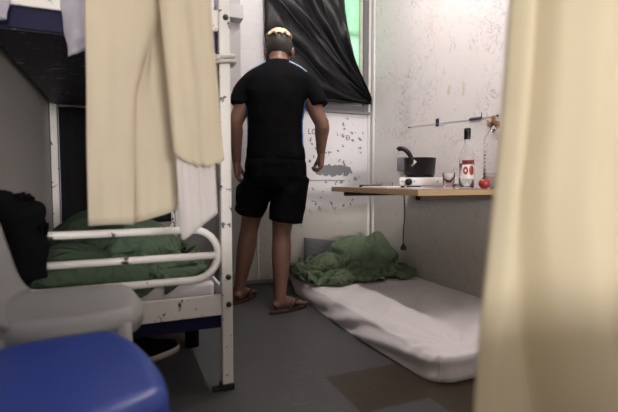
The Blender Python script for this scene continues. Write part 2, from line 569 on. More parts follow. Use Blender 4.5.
# window
win = bpy.data.objects.new('window_1', None); link(win); win['kind'] = 'structure'; win.location = (0, 0, 0)
bm = bmesh.new()
FW = .045
box(bm, WX0, WX0 + FW, YB - .02, YB + .05, WZ0, WZ1, .004)
box(bm, WX1 - FW, WX1, YB - .02, YB + .05, WZ0, WZ1, .004)
box(bm, WX0 + FW, WX1 - FW, YB - .02, YB + .05, WZ1 - FW, WZ1, .004)
box(bm, WX0 + FW, WX1 - FW, YB - .02, YB + .05, WZ0, WZ0 + FW, .004)
obj('window_frame', bm, M['frame_grey'], win, False)
bm = bmesh.new()
a0, a1, b0, b1 = WX0 + FW, WX1 - FW, WZ0 + FW, WZ1 - FW
box(bm, a0, a0 + .022, YB + .0, YB + .055, b0, b1, .003)
box(bm, a1 - .022, a1, YB + .0, YB + .055, b0, b1, .003)
box(bm, a0 + .022, a1 - .022, YB + .0, YB + .055, b0, b0 + .022, .003)
box(bm, a0 + .022, a1 - .022, YB + .0, YB + .055, b1 - .022, b1, .003)
obj('sash', bm, M['frame_cream'], win, False, 'cream inner sash')
bm = bmesh.new(); box(bm, a0 + .022, a1 - .022, YB + .025, YB + .03, b0 + .022, b1 - .022); obj('pane', bm, M['pane'], win, False, 'green lit pane')
bm = bmesh.new()
for i in range(7):
    xx = a0 + .07 + i * .115
    tube(bm, [(xx, YB + .06, b0), (xx, YB + .06, b1)], .006, 8)
box(bm, a0, a1, YB + .05, YB + .07, 1.93, 1.965)
obj('window_bars', bm, M['frame_grey'], win, True)
bm = bmesh.new(); box(bm, WX0 - .02, WX1 + .01, YB - .035, YB - .001, WZ0 - .022, WZ0, .004); obj('window_sill', bm, M['grout'], win, False)

# writing on the wall below the window
def wall_text(body, x, z, size):
    cu = bpy.data.curves.new('pen_writing', 'FONT'); cu.body = body; cu.size = size; cu.extrude = .0006
    o = bpy.data.objects.new('pen_writing', cu); link(o)
    dg = bpy.context.evaluated_depsgraph_get(); dg.update()
    me = bpy.data.meshes.new_from_object(o.evaluated_get(dg))
    bpy.data.objects.remove(o)
    n = bpy.data.objects.new('pen_writing', me); me.materials.append(M['ink']); link(n, wb)
    n.location = (x, YB - .0008, z); n.rotation_euler = (pi / 2, 0, 0)
    n['label'] = 'dark pen letters'
wall_text('LG', 1.335, 1.135, .062)
wall_text('El', 1.665, 1.10, .055)

# ------------------------------------------------------------------ bunk bed
BX0, BX1, BY0, BY1 = -.375, .346, 1.60, 3.11
bed = thing('bunk_bed', 'white metal bunk bed with rounded end rails and chipped paint along the left wall', 'bunk bed', ((BX0 + BX1) / 2, (BY0 + BY1) / 2, 0))
off = Matrix.Translation((-bed.location.x, -bed.location.y, 0))
def bpart(name, bm, m, parent=bed, smooth=False, label=None):
    bmesh.ops.transform(bm, matrix=off, verts=bm.verts)
    return obj(name, bm, m, parent, smooth, label)
PW = .02
for px_, py_ in ((BX1, BY0), (BX0, BY0), (BX1, BY1), (BX0, BY1)):
    bm = bmesh.new(); box(bm, px_ - PW, px_ + PW, py_ - PW, py_ + PW, .02, 1.92, .005)
    p = bpart('post', bm, M['white_metal'])
    bm = bmesh.new(); box(bm, px_ - PW - .006, px_ + PW + .004, py_ - PW - .004, py_ + PW + .004, 0, .026, .004)
    if (px_, py_) == (BX1, BY0): box(bm, px_ - .055, px_ - .02, py_ - .02, py_ + .012, 0, .014, .004)
    bpart('foot', bm, M['black_rubber'], p, False, 'black rubber foot')
    if px_ == BX1 and py_ == BY0:
        for zz in (.425, .325, 1.352):
            bm = bmesh.new()
            tube(bm, [(px_ + .004, py_ - PW - .008, zz), (px_ + .004, py_ - PW + .002, zz)], .010, 10)
            bpart('bolt', bm, M['black_rubber'], p, True, 'dark bolt head')
# end rails (near and far): hoop with a middle bar
def hoop(y, r=.0135):
    zt, zb = .602, .420
    R = (zt - zb) / 2; zc = (zt + zb) / 2
    x0, x1 = BX0 + .035 + R, BX1 - .028 - R
    pts = []
    for k in range(13):
        a = pi / 2 - pi * k / 12; pts.append((x1 + R * cos(a), y, zc + R * sin(a)))
    for k in range(13):
        a = -pi / 2 - pi * k / 12; pts.append((x0 + R * cos(a), y, zc + R * sin(a)))
    bm = bmesh.new(); tube(bm, pts, r, 10, closed=True, up=Vector((0, 1, 0)))
    o = bpart('end_rail', bm, M['white_metal'], bed, True)
    bm = bmesh.new(); tube(bm, [(BX0 + .02, y, zc - .005), (BX1 - .02, y, zc - .005)], r * .95, 10)
    bpart('middle_bar', bm, M['white_metal'], o, True)
hoop(BY0); hoop(BY1)
# lower and upper frames
def frame(z0, z1, nm):
    bm = bmesh.new()
    t = .012
    box(bm, BX0 + PW, BX1 - PW, BY0 - .014, BY0 - .014 + t, z0, z1, .003)
    box(bm, BX0 + PW, BX1 - PW, BY1 + .002, BY1 + .014, z0, z1, .003)
    box(bm, BX1 + .002, BX1 + .014, BY0 + PW, BY1 - PW, z0, z1, .003)
    box(bm, BX0 - .014, BX0 - .002, BY0 + PW, BY1 - PW, z0, z1, .003)
    return bpart(nm, bm, M['white_metal'])
frame(.285, .362, 'lower_frame'); frame(1.304, 1.376, 'upper_frame')
bm = bmesh.new(); box(bm, BX0 + PW, BX1 - PW + .014, BY0 + .002, BY1 - .02, .235, .30)
bpart('lower_base', bm, M['navy_fascia'], label='navy blue base board')
bm = bmesh.new(); box(bm, BX0 + .005, BX1 - .005, BY0 + .02, BY1 - .02, 1.240, 1.312)
bpart('upper_base', bm, M['navy_board'], label='navy board scratched with pale marks underneath')
bm = bmesh.new(); box(bm, BX0 + PW, BX1 - PW, BY0 + .004, BY0 + .018, 1.242, 1.304)
bpart('base_edge', bm, M['navy_fascia'], label='violet blue edge strip')

# mattresses in the bunk
def mattress(name, x0, x1, y0, y1, z0, z1, mat, label, bev=.02, group=None):
    bm = bmesh.new(); box(bm, x0, x1, y0, y1, z0, z1, bev, 3)
    o = obj(name, bm, mat, None, True)
    return tag(o, label, 'mattress', group)
mattress('mattress', BX0 + .03, BX1 - .028, BY0 + .072, BY1 - .03, .303, .395, M['sheet'], 'thin white mattress on the lower bunk under the dark green blanket')
mattress('mattress', BX0 + .01, BX1 - .025, BY0 + .025, BY1 - .03, 1.314, 1.48, M['pattern'], 'white mattress with violet print lying on the upper bunk')

# dark cloth hung at the far end of the lower bunk
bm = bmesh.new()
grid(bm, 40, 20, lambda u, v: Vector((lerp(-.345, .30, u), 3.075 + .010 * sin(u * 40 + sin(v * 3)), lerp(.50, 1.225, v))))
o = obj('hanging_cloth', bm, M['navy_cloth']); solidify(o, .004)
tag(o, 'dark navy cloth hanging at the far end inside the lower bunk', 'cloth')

# blanket on the lower bunk
def ridged(x, y, s):
    a = 0; amp = 1; tot = 0
    for k in range(3):
        q = noise.noise(Vector((x, y, s + k * 7.3)))
        a += amp * (1 - abs(q) * 2.2); tot += amp
        x, y, amp = x * 1.9 + 3.1, y * 1.9 - 1.7, amp * .45
    return a / tot
BUNK_CLOTH = (46, 58, [
-343,1636,422,-325,1646,402,-313,1673,402,-294,1680,427,-297,1703,446,-326,1705,459,-340,1723,439,-317,1724,417,-315,1750,402,-322,1779,402,-331,1806,402,-343,1833,402,-355,1858,402,-355,1887,403,-355,1918,405,-355,1950,407,-355,1980,411,-355,2009,414,-355,2036,417,-351,2067,422,
-325,2085,414,-315,2112,411,-313,2142,406,-319,2173,403,-326,2202,408,-329,2226,425,-317,2238,451,-291,2253,451,-301,2274,433,-329,2282,423,-341,2307,410,-341,2336,403,-338,2366,402,-333,2395,402,-327,2424,402,-315,2452,402,-305,2479,403,-307,2508,404,-308,2537,406,-320,2563,402,
-330,2590,402,-340,2618,404,-340,2639,425,-335,2658,450,-355,2673,435,-355,2673,402,-355,2701,402,-349,2730,402,-322,2737,410,-319,2765,405,-350,2765,404,-355,2796,402,-347,2822,402,-340,2848,402,-335,2873,402,-331,2899,402,-328,2925,402,-326,2950,402,-329,1644,436,-308,1643,416,
-292,1664,402,-288,1696,409,-310,1705,427,-331,1689,444,-349,1704,429,-333,1719,402,-338,1749,402,-344,1776,405,-349,1803,412,-340,1830,421,-347,1856,423,-352,1886,426,-355,1916,428,-355,1947,430,-355,1977,434,-355,2005,439,-348,2034,440,-335,2061,440,-333,2092,435,-333,2118,424,
-335,2140,402,-341,2170,404,-344,2194,420,-333,2212,443,-304,2219,449,-287,2238,434,-305,2256,421,-321,2276,402,-321,2306,402,-318,2335,402,-315,2364,405,-312,2392,410,-309,2420,416,-306,2449,422,-310,2478,425,-318,2507,425,-329,2534,422,-338,2556,402,-350,2583,402,-355,2608,418,
-341,2623,440,-355,2648,458,-355,2649,428,-339,2671,413,-342,2700,419,-354,2727,423,-328,2741,431,-320,2767,428,-349,2775,423,-332,2791,402,-325,2817,402,-317,2843,402,-312,2870,402,-308,2897,402,-305,2924,402,-303,2950,402,-314,1654,451,-291,1641,431,-273,1659,415,-275,1692,425,
-304,1683,424,-331,1672,426,-352,1689,412,-354,1719,402,-355,1745,416,-356,1771,424,-352,1798,431,-334,1825,440,-337,1855,443,-345,1883,446,-344,1912,444,-342,1942,444,-337,1971,442,-333,2001,435,-329,2029,424,-330,2059,421,-353,2083,425,-355,2112,420,-355,2137,404,-352,2160,423,
-350,2182,439,-323,2193,449,-299,2203,434,-291,2224,415,-291,2248,402,-299,2277,402,-301,2306,414,-304,2333,421,-308,2361,427,-312,2389,432,-317,2417,437,-323,2445,439,-330,2474,437,-338,2502,434,-349,2526,423,-355,2547,402,-355,2571,418,-355,2592,434,-355,2610,451,-355,2632,466,
-338,2641,438,-338,2672,436,-351,2697,440,-355,2725,445,-345,2751,445,-328,2773,449,-343,2795,432,-316,2791,419,-302,2811,402,-295,2839,402,-290,2867,402,-286,2894,402,-283,2922,402,-281,2950,402,-304,1636,462,-279,1648,449,-260,1664,432,-268,1687,407,-298,1677,402,-328,1666,402,
-329,1694,405,-333,1718,420,-350,1737,438,-350,1765,446,-348,1794,453,-355,1822,445,-355,1849,432,-355,1877,426,-355,1907,424,-355,1938,424,-351,1969,423,-344,1998,418,-336,2025,406,-343,2052,402,-355,2079,402,-343,2105,402,-332,2131,408,-331,2151,428,-342,2165,455,-319,2174,438,
-310,2191,416,-310,2217,403,-314,2247,402,-312,2272,420,-314,2298,431,-319,2327,438,-325,2356,441,-332,2384,442,-339,2412,440,-346,2441,436,-351,2468,429,-351,2494,415,-342,2518,402,-331,2545,405,-338,2564,428,-354,2575,451,-355,2598,468,-334,2620,469,-332,2645,461,-332,2673,456,
-342,2698,461,-347,2725,466,-350,2754,467,-346,2782,462,-335,2806,448,-308,2803,436,-285,2812,419,-273,2835,402,-268,2864,402,-264,2892,402,-261,2921,402,-259,2950,402,-309,1636,438,-296,1664,442,-273,1682,437,-266,1670,402,-291,1652,403,-318,1654,414,-317,1686,427,-326,1708,442,
-328,1737,446,-326,1765,443,-329,1795,441,-353,1810,421,-356,1841,409,-355,1873,402,-355,1903,402,-355,1934,402,-355,1964,402,-355,1992,402,-355,2022,407,-355,2051,420,-338,2075,418,-323,2096,402,-314,2122,419,-325,2135,444,-352,2150,446,-338,2168,424,-328,2186,402,-332,2216,402,
-336,2245,402,-335,2273,412,-336,2295,435,-341,2324,437,-346,2352,434,-351,2380,429,-354,2407,423,-355,2435,416,-349,2462,407,-333,2487,402,-321,2513,404,-316,2539,419,-331,2550,443,-338,2569,465,-343,2591,485,-343,2622,490,-337,2650,483,-323,2674,476,-321,2702,469,-324,2730,468,
-330,2756,480,-333,2786,480,-326,2811,467,-306,2821,448,-282,2828,435,-259,2839,421,-245,2861,402,-242,2891,402,-239,2920,402,-237,2949,402,-298,1634,418,-300,1666,419,-286,1691,422,-258,1663,417,-284,1650,426,-314,1652,434,-341,1675,431,-340,1708,428,-322,1735,424,-317,1762,422,
-322,1792,422,-334,1813,412,-344,1841,418,-352,1869,419,-356,1899,420,-355,1928,421,-355,1956,422,-355,1986,425,-354,2016,429,-339,2043,431,-320,2061,411,-305,2086,410,-312,2105,434,-340,2116,445,-355,2136,427,-355,2159,408,-352,2187,402,-351,2213,412,-352,2240,419,-354,2266,426,
-355,2295,422,-352,2322,416,-349,2349,411,-347,2377,407,-344,2405,403,-339,2432,402,-328,2456,410,-316,2480,414,-304,2505,420,-303,2530,434,-311,2552,451,-316,2576,465,-321,2598,482,-325,2621,502,-325,2651,503,-320,2679,497,-309,2704,487,-305,2731,479,-307,2760,479,-312,2786,489,
-311,2815,483,-302,2836,464,-288,2850,441,-265,2861,427,-236,2868,422,-220,2889,405,-218,2919,402,-215,2947,402,-283,1636,403,-282,1665,402,-279,1693,402,-257,1680,431,-281,1666,443,-307,1672,432,-328,1680,413,-337,1705,402,-332,1734,402,-333,1764,402,-343,1782,425,-336,1809,439,
-334,1841,437,-342,1869,439,-356,1895,442,-356,1924,444,-352,1952,445,-346,1981,446,-338,2009,447,-320,2031,436,-309,2056,428,-295,2080,428,-322,2083,440,-343,2103,429,-346,2125,409,-340,2154,402,-339,2179,421,-338,2206,429,-334,2237,434,-331,2266,429,-337,2290,407,-333,2319,402,
-328,2347,402,-324,2375,402,-319,2402,402,-313,2429,402,-316,2446,426,-312,2473,438,-295,2497,439,-293,2523,451,-300,2545,468,-303,2570,483,-303,2596,494,-303,2623,502,-305,2650,512,-302,2678,512,-295,2705,503,-290,2732,496,-286,2760,489,-291,2787,497,-291,2816,494,-283,2836,476,
-276,2857,459,-265,2878,443,-243,2891,429,-213,2897,425,-197,2917,410,-192,2946,402,-260,1636,402,-259,1664,402,-256,1696,403,-268,1702,431,-284,1687,449,-313,1682,451,-326,1700,428,-355,1705,412,-355,1735,403,-355,1764,402,-356,1792,408,-356,1817,431,-355,1837,449,-352,1862,459,
-348,1890,464,-341,1919,461,-332,1946,456,-327,1973,456,-319,2000,454,-309,2026,451,-296,2051,446,-291,2078,449,-318,2096,456,-321,2115,434,-324,2121,405,-321,2153,402,-318,2175,421,-316,2205,424,-314,2233,421,-318,2260,411,-315,2290,403,-310,2318,402,-306,2345,402,-301,2373,402,
-297,2401,402,-293,2429,402,-292,2446,426,-294,2463,449,-293,2490,462,-281,2516,468,-286,2540,484,-288,2565,498,-288,2592,509,-286,2620,516,-284,2648,520,-281,2677,521,-278,2705,518,-273,2733,511,-268,2759,503,-271,2787,508,-268,2815,499,-264,2824,472,-258,2843,452,-246,2869,455,
-236,2895,452,-217,2914,440,-195,2928,430,-176,2946,418,-238,1636,402,-238,1666,402,-239,1690,419,-253,1702,444,-280,1704,462,-310,1702,461,-338,1699,450,-356,1713,432,-348,1738,425,-341,1765,420,-333,1792,407,-332,1818,425,-336,1827,456,-332,1855,468,-326,1884,467,-320,1912,466,
-315,1940,469,-309,1968,469,-302,1995,468,-292,2021,464,-284,2049,464,-296,2075,472,-297,2105,463,-298,2113,433,-302,2118,404,-299,2147,402,-297,2174,415,-301,2202,407,-301,2231,403,-299,2261,402,-293,2290,402,-290,2315,402,-284,2343,402,-279,2371,402,-275,2400,402,-271,2428,405,
-271,2452,423,-272,2464,450,-274,2482,473,-275,2508,489,-270,2536,498,-271,2562,511,-270,2589,522,-268,2618,529,-265,2647,533,-262,2676,533,-259,2704,530,-254,2732,525,-249,2759,516,-250,2788,516,-246,2813,502,-242,2821,475,-238,2835,450,-233,2861,437,-216,2882,450,-201,2906,456,
-186,2930,451,-169,2950,440,-218,1636,402,-217,1665,408,-231,1678,434,-252,1680,453,-279,1682,466,-302,1687,446,-331,1682,437,-335,1704,417,-328,1732,418,-324,1758,408,-314,1784,415,-316,1804,437,-315,1824,457,-310,1851,466,-305,1878,472,-301,1906,477,-296,1934,480,-290,1962,480,
-283,1990,478,-276,2018,477,-279,2046,486,-276,2077,482,-275,2096,458,-282,2099,429,-281,2115,403,-280,2144,402,-280,2173,402,-280,2201,402,-279,2229,402,-276,2257,402,-272,2285,402,-268,2313,402,-262,2341,402,-257,2369,402,-252,2398,403,-249,2426,410,-249,2451,426,-251,2471,448,
-253,2488,472,-255,2505,497,-254,2531,512,-252,2558,523,-250,2586,533,-248,2615,540,-245,2645,543,-242,2674,544,-238,2704,541,-234,2732,536,-229,2759,527,-227,2787,520,-224,2811,506,-220,2825,481,-217,2840,458,-213,2852,431,-208,2882,428,-185,2896,442,-167,2916,451,-152,2942,454,
-195,1637,403,-205,1655,424,-231,1656,438,-258,1658,447,-283,1660,465,-306,1664,446,-319,1672,420,-315,1699,406,-310,1726,403,-301,1754,406,-300,1773,427,-298,1794,447,-294,1818,463,-290,1844,474,-285,1871,481,-280,1900,486,-275,1928,488,-269,1956,488,-263,1985,487,-262,2014,494,
-258,2044,493,-256,2069,478,-260,2081,451,-260,2097,427,-259,2113,403,-259,2143,402,-259,2172,402,-258,2200,402,-257,2227,402,-254,2255,402,-251,2283,402,-246,2311,402,-240,2338,402,-235,2366,403,-230,2395,407,-228,2422,417,-229,2446,434,-230,2467,455,-233,2483,480,-234,2504,501,
-233,2529,518,-232,2556,532,-230,2584,542,-227,2613,549,-224,2643,552,-220,2673,553,-216,2703,550,-212,2732,544,-208,2759,536,-204,2785,524,-201,2809,508,-199,2830,488,-196,2846,465,-192,2856,439,-191,2873,415,-182,2901,420,-159,2915,430,-141,2937,435,-178,1636,420,-201,1636,439,
-228,1636,448,-255,1636,455,-285,1638,460,-299,1647,433,-301,1665,409,-297,1692,402,-289,1721,402,-281,1748,411,-282,1764,436,-279,1785,455,-274,1810,470,-269,1837,480,-264,1865,488,-259,1894,492,-254,1923,494,-248,1952,494,-244,1980,495,-240,2010,496,-237,2037,488,-238,2059,468,
-238,2083,453,-239,2102,433,-237,2114,406,-238,2143,402,-237,2171,402,-236,2199,402,-234,2226,402,-233,2253,402,-229,2280,403,-224,2307,406,-219,2334,408,-213,2362,410,-210,2390,416,-208,2417,425,-209,2442,442,-212,2460,464,-214,2478,488,-214,2500,509,-213,2525,526,-211,2553,539,
-209,2582,549,-205,2611,556,-202,2642,559,-198,2672,560,-194,2702,557,-190,2731,551,-186,2759,542,-182,2786,530,-179,2811,514,-177,2833,494,-174,2850,471,-171,2861,444,-169,2868,415,-169,2896,402,-165,2925,409,-156,2950,421,-175,1657,429,-195,1652,452,-221,1646,468,-252,1648,474,
-275,1659,456,-275,1644,428,-278,1659,403,-273,1687,402,-267,1716,402,-262,1740,419,-261,1756,443,-257,1778,461,-252,1804,475,-247,1831,485,-242,1860,492,-237,1889,496,-232,1918,498,-227,1947,498,-222,1976,495,-219,2005,490,-216,2032,482,-215,2059,471,-216,2084,457,-217,2104,438,
-217,2117,412,-218,2143,402,-216,2171,402,-214,2199,402,-211,2227,402,-213,2252,414,-226,2276,426,-216,2302,427,-202,2328,423,-198,2356,427,-198,2383,434,-190,2411,437,-188,2438,449,-192,2456,472,-194,2475,495,-194,2497,516,-192,2523,532,-190,2551,545,-186,2580,555,-183,2610,561,
-179,2640,564,-175,2670,565,-171,2701,562,-167,2730,556,-163,2759,547,-159,2787,534,-156,2812,518,-154,2834,499,-152,2852,475,-150,2864,448,-148,2870,419,-147,2893,402,-145,2922,402,-144,2950,402,-189,1674,421,-206,1672,445,-222,1669,467,-252,1670,479,-263,1673,448,-256,1649,430,
-255,1655,402,-250,1683,402,-246,1713,402,-242,1733,423,-239,1750,447,-235,1773,464,-230,1799,477,-225,1826,487,-220,1855,494,-214,1884,498,-209,1914,500,-204,1943,499,-200,1973,496,-197,2002,491,-194,2031,483,-193,2058,472,-193,2083,458,-195,2105,440,-197,2118,414,-197,2143,402,
-195,2171,402,-192,2199,405,-197,2223,420,-216,2241,434,-215,2269,444,-199,2294,439,-196,2322,444,-191,2349,448,-187,2377,453,-176,2404,454,-169,2432,458,-172,2454,478,-173,2472,501,-173,2495,520,-170,2521,537,-167,2549,549,-164,2578,558,-160,2608,565,-156,2638,568,-151,2669,568,
-147,2699,565,-143,2729,559,-139,2758,550,-136,2786,537,-133,2812,521,-131,2834,502,-130,2853,478,-128,2865,451,-126,2870,422,-125,2892,402,-123,2921,402,-123,2950,402,-207,1671,409,-223,1670,430,-243,1665,451,-245,1689,472,-242,1685,442,-238,1656,432,-233,1651,404,-229,1681,402,
-224,1710,402,-221,1728,425,-217,1746,448,-212,1769,465,-207,1795,478,-202,1822,487,-197,1851,494,-192,1881,498,-187,1910,500,-182,1940,499,-178,1970,496,-175,1999,490,-173,2028,482,-171,2056,471,-171,2081,456,-172,2102,437,-176,2116,412,-178,2142,402,-174,2171,406,-183,2191,425,
-202,2208,438,-206,2233,453,-197,2260,455,-190,2288,459,-187,2315,464,-181,2343,468,-174,2370,471,-166,2398,473,-155,2424,473,-151,2452,482,-152,2471,504,-151,2494,523,-148,2519,539,-145,2547,551,-141,2576,560,-137,2606,566,-132,2636,569,-128,2667,569,-123,2697,566,-119,2727,560,
-116,2757,551,-112,2784,539,-110,2810,523,-108,2833,503,-107,2852,479,-106,2864,452,-105,2871,424,-104,2892,403,-102,2921,402,-101,2950,402,-221,1654,402,-227,1647,428,-232,1651,459,-224,1679,474,-219,1687,445,-215,1658,436,-211,1649,408,-207,1679,402,-203,1706,402,-199,1726,423,
-194,1743,446,-189,1766,463,-184,1792,476,-179,1819,485,-174,1848,492,-169,1877,496,-165,1907,497,-160,1937,496,-156,1967,493,-153,1996,488,-151,2025,479,-149,2052,468,-149,2078,453,-151,2099,432,-158,2113,403,-159,2141,403,-170,2159,425,-189,2174,439,-193,2198,457,-188,2226,465,
-181,2253,469,-178,2281,476,-173,2308,482,-168,2336,486,-160,2364,488,-152,2391,489,-142,2418,489,-132,2446,488,-131,2470,506,-129,2492,524,-126,2518,540,-122,2545,552,-118,2574,561,-113,2604,567,-108,2634,569,-104,2664,569,-99,2695,566,-95,2725,560,-92,2754,551,-89,2782,538,
-87,2808,522,-85,2831,502,-84,2849,479,-84,2862,452,-84,2871,424,-83,2892,403,-81,2921,402,-80,2950,402,-207,1636,403,-212,1636,431,-208,1645,461,-204,1671,476,-197,1687,451,-193,1661,438,-189,1647,413,-185,1674,402,-182,1702,402,-178,1725,419,-172,1741,441,-166,1764,459,
-161,1790,472,-156,1817,481,-152,1846,488,-147,1875,492,-142,1904,493,-138,1934,492,-135,1963,489,-132,1992,483,-130,2021,474,-128,2048,463,-128,2073,448,-131,2092,427,-139,2110,402,-154,2129,421,-173,2141,438,-178,2164,457,-174,2191,467,-169,2218,475,-166,2246,485,-162,2273,492,
-157,2301,497,-151,2329,501,-143,2357,503,-135,2385,504,-125,2412,503,-115,2439,500,-110,2468,504,-108,2491,523,-104,2516,538,-100,2543,550,-95,2572,559,-90,2601,565,-85,2631,568,-80,2662,567,-75,2692,564,-71,2722,558,-68,2751,548,-65,2779,536,-63,2804,520,-62,2827,500,
-62,2845,476,-63,2858,450,-63,2871,423,-61,2892,403,-59,2921,402,-58,2950,402,-185,1635,403,-187,1636,433,-187,1641,462,-183,1666,479,-177,1687,458,-171,1665,442,-167,1646,418,-164,1670,402,-161,1699,402,-159,1727,409,-151,1742,434,-144,1764,452,-139,1789,465,-134,1816,475,
-130,1844,481,-125,1873,485,-121,1902,486,-117,1931,485,-114,1960,482,-111,1989,476,-109,2016,467,-107,2043,456,-110,2065,439,-115,2079,416,-131,2101,402,-153,2110,430,-160,2130,453,-158,2158,465,-155,2184,477,-153,2211,489,-149,2238,498,-144,2266,505,-138,2294,510,-132,2323,513,
-125,2351,515,-116,2379,515,-107,2406,514,-98,2434,511,-90,2462,508,-86,2489,520,-82,2514,535,-78,2541,547,-72,2569,556,-67,2599,561,-61,2628,564,-56,2658,563,-52,2688,560,-48,2718,554,-45,2747,544,-42,2774,532,-41,2800,515,-40,2822,496,-40,2840,472,-42,2853,445,
-42,2868,420,-40,2891,402,-38,2920,402,-36,2949,402,-168,1649,403,-167,1643,433,-165,1639,462,-162,1662,481,-155,1687,464,-150,1671,439,-145,1648,423,-142,1667,402,-140,1696,402,-138,1725,403,-132,1745,423,-124,1765,442,-118,1790,456,-113,1816,466,-108,1843,474,-104,1872,477,
-100,1900,477,-96,1928,476,-94,1957,473,-91,1985,467,-87,2013,465,-88,2036,448,-89,2058,429,-104,2072,402,-127,2091,417,-136,2104,441,-139,2126,459,-140,2150,476,-138,2176,490,-134,2203,501,-130,2231,510,-124,2259,516,-118,2288,521,-112,2316,524,-104,2344,525,-96,2373,525,
-88,2401,523,-79,2428,520,-70,2456,514,-65,2485,518,-61,2512,530,-56,2539,542,-50,2567,550,-44,2596,556,-38,2625,558,-33,2655,558,-29,2684,554,-25,2714,548,-22,2742,539,-20,2769,526,-19,2795,509,-19,2817,489,-20,2834,465,-22,2847,439,-22,2864,415,-19,2890,402,
-16,2919,402,-14,2948,402,-147,1642,402,-146,1635,432,-143,1637,461,-139,1659,481,-133,1685,468,-129,1676,441,-123,1651,427,-121,1664,402,-118,1694,402,-117,1722,402,-116,1750,409,-106,1769,429,-99,1792,444,-93,1818,455,-86,1842,467,-81,1870,473,-80,1898,466,-77,1926,464,
-73,1954,464,-69,1982,468,-67,2008,456,-75,2024,434,-72,2046,417,-94,2064,402,-113,2078,429,-120,2096,453,-122,2118,472,-121,2143,488,-118,2169,501,-114,2196,511,-109,2224,519,-103,2253,525,-97,2281,530,-90,2310,532,-83,2338,533,-75,2367,533,-67,2395,531,-59,2423,527,
-51,2451,521,-44,2480,520,-40,2509,525,-35,2536,535,-29,2564,543,-22,2592,548,-16,2621,551,-11,2650,550,-6,2680,547,-2,2709,540,0,2737,531,2,2764,518,2,2788,502,1,2810,481,-1,2827,457,0,2845,435,-1,2861,411,2,2889,402,6,2918,402,8,2947,402,
-126,1638,402,-124,1635,430,-121,1636,459,-117,1655,481,-111,1683,472,-106,1679,443,-101,1652,429,-99,1663,402,-97,1692,402,-95,1721,402,-95,1749,402,-92,1775,413,-83,1797,429,-77,1822,440,-68,1845,453,-59,1868,467,-57,1897,463,-55,1924,456,-51,1951,466,-47,1980,463,
-49,1998,444,-62,2011,419,-69,2035,402,-87,2056,419,-96,2070,442,-104,2088,463,-104,2111,482,-102,2136,497,-98,2162,509,-93,2190,519,-87,2218,527,-81,2246,533,-75,2275,537,-68,2304,539,-61,2333,540,-53,2361,539,-46,2390,537,-38,2418,533,-32,2446,531,-26,2475,531,
-20,2503,531,-14,2531,532,-9,2560,534,-1,2588,539,5,2617,541,10,2646,541,15,2675,537,19,2703,531,21,2731,521,22,2757,508,22,2781,492,20,2804,473,17,2817,447,16,2835,424,19,2858,406,24,2887,402,28,2916,402,31,2945,402,-108,1650,402,-103,1636,427,
-99,1636,456,-95,1652,481,-89,1681,474,-84,1680,445,-80,1654,430,-77,1663,402,-75,1692,402,-74,1720,402,-73,1748,402,-73,1777,402,-71,1804,411,-63,1828,424,-58,1854,434,-40,1868,452,-34,1895,461,-32,1923,453,-28,1949,464,-28,1977,454,-39,1986,428,-42,2008,407,
-52,2036,413,-73,2048,433,-87,2058,456,-85,2082,473,-84,2105,490,-80,2130,505,-76,2156,516,-71,2184,525,-65,2212,533,-59,2240,538,-52,2269,542,-45,2298,544,-38,2327,545,-31,2356,544,-24,2385,541,-17,2413,537,-11,2441,531,-6,2469,523,-3,2498,518,2,2528,517,
10,2556,523,18,2583,528,25,2612,530,30,2640,529,35,2669,526,38,2698,519,41,2725,509,41,2751,496,39,2774,480,40,2799,465,39,2822,447,37,2831,419,40,2856,403,45,2885,402,50,2914,402,53,2942,402,-87,1657,402,-81,1638,423,-78,1636,452,-74,1648,479,
-67,1677,477,-61,1680,447,-58,1655,431,-55,1662,402,-53,1692,402,-52,1720,402,-51,1749,402,-51,1777,402,-51,1806,402,-53,1835,404,-46,1862,417,-27,1874,434,-13,1892,452,-10,1921,454,-6,1949,458,-8,1975,446,-15,1988,421,-20,2016,417,-42,2033,432,-67,2034,447,
-73,2049,471,-68,2074,484,-63,2099,496,-58,2124,510,-53,2150,521,-48,2178,530,-42,2206,537,-35,2235,542,-29,2264,546,-22,2293,548,-15,2322,548,-8,2351,547,-1,2380,544,5,2409,539,11,2438,533,15,2466,525,18,2494,514,21,2522,509,27,2551,510,36,2579,514,
43,2607,516,48,2635,516,53,2663,512,56,2691,505,58,2718,495,58,2743,481,55,2767,465,47,2788,447,59,2814,441,59,2830,416,62,2854,402,67,2883,402,72,2911,402,76,2940,402,-66,1663,402,-60,1641,420,-57,1636,449,-53,1644,477,-46,1673,479,-39,1679,450,
-36,1655,431,-33,1662,403,-32,1693,402,-30,1720,402,-29,1749,402,-29,1778,402,-30,1806,402,-31,1835,402,-28,1864,402,-16,1887,417,5,1893,435,13,1919,450,15,1948,450,14,1976,441,6,2000,427,-18,2011,438,-52,2009,434,-57,2021,459,-52,2042,478,-46,2070,483,
-41,2093,500,-36,2118,513,-30,2145,524,-24,2172,533,-18,2200,539,-12,2229,544,-5,2258,548,2,2288,549,9,2317,550,15,2347,548,22,2376,545,28,2406,540,33,2435,534,37,2463,525,40,2491,515,42,2517,502,45,2546,497,52,2574,499,59,2602,501,65,2630,500,
69,2658,498,72,2685,491,73,2711,479,72,2736,465,67,2758,448,60,2780,430,76,2804,432,80,2833,424,83,2852,402,89,2880,402,94,2908,402,99,2937,402,-44,1669,402,-38,1644,418,-35,1636,446,-32,1639,475,-25,1668,482,-17,1675,455,-14,1654,433,-11,1663,405,
-10,1692,402,-8,1721,402,-8,1750,402,-8,1779,402,-9,1807,406,-14,1834,417,-6,1858,402,3,1886,402,18,1904,419,33,1918,440,30,1947,435,21,1969,419,-2,1986,414,-26,1993,430,-47,2017,421,-40,2035,444,-31,2040,472,-24,2064,486,-19,2087,501,-13,2112,515,
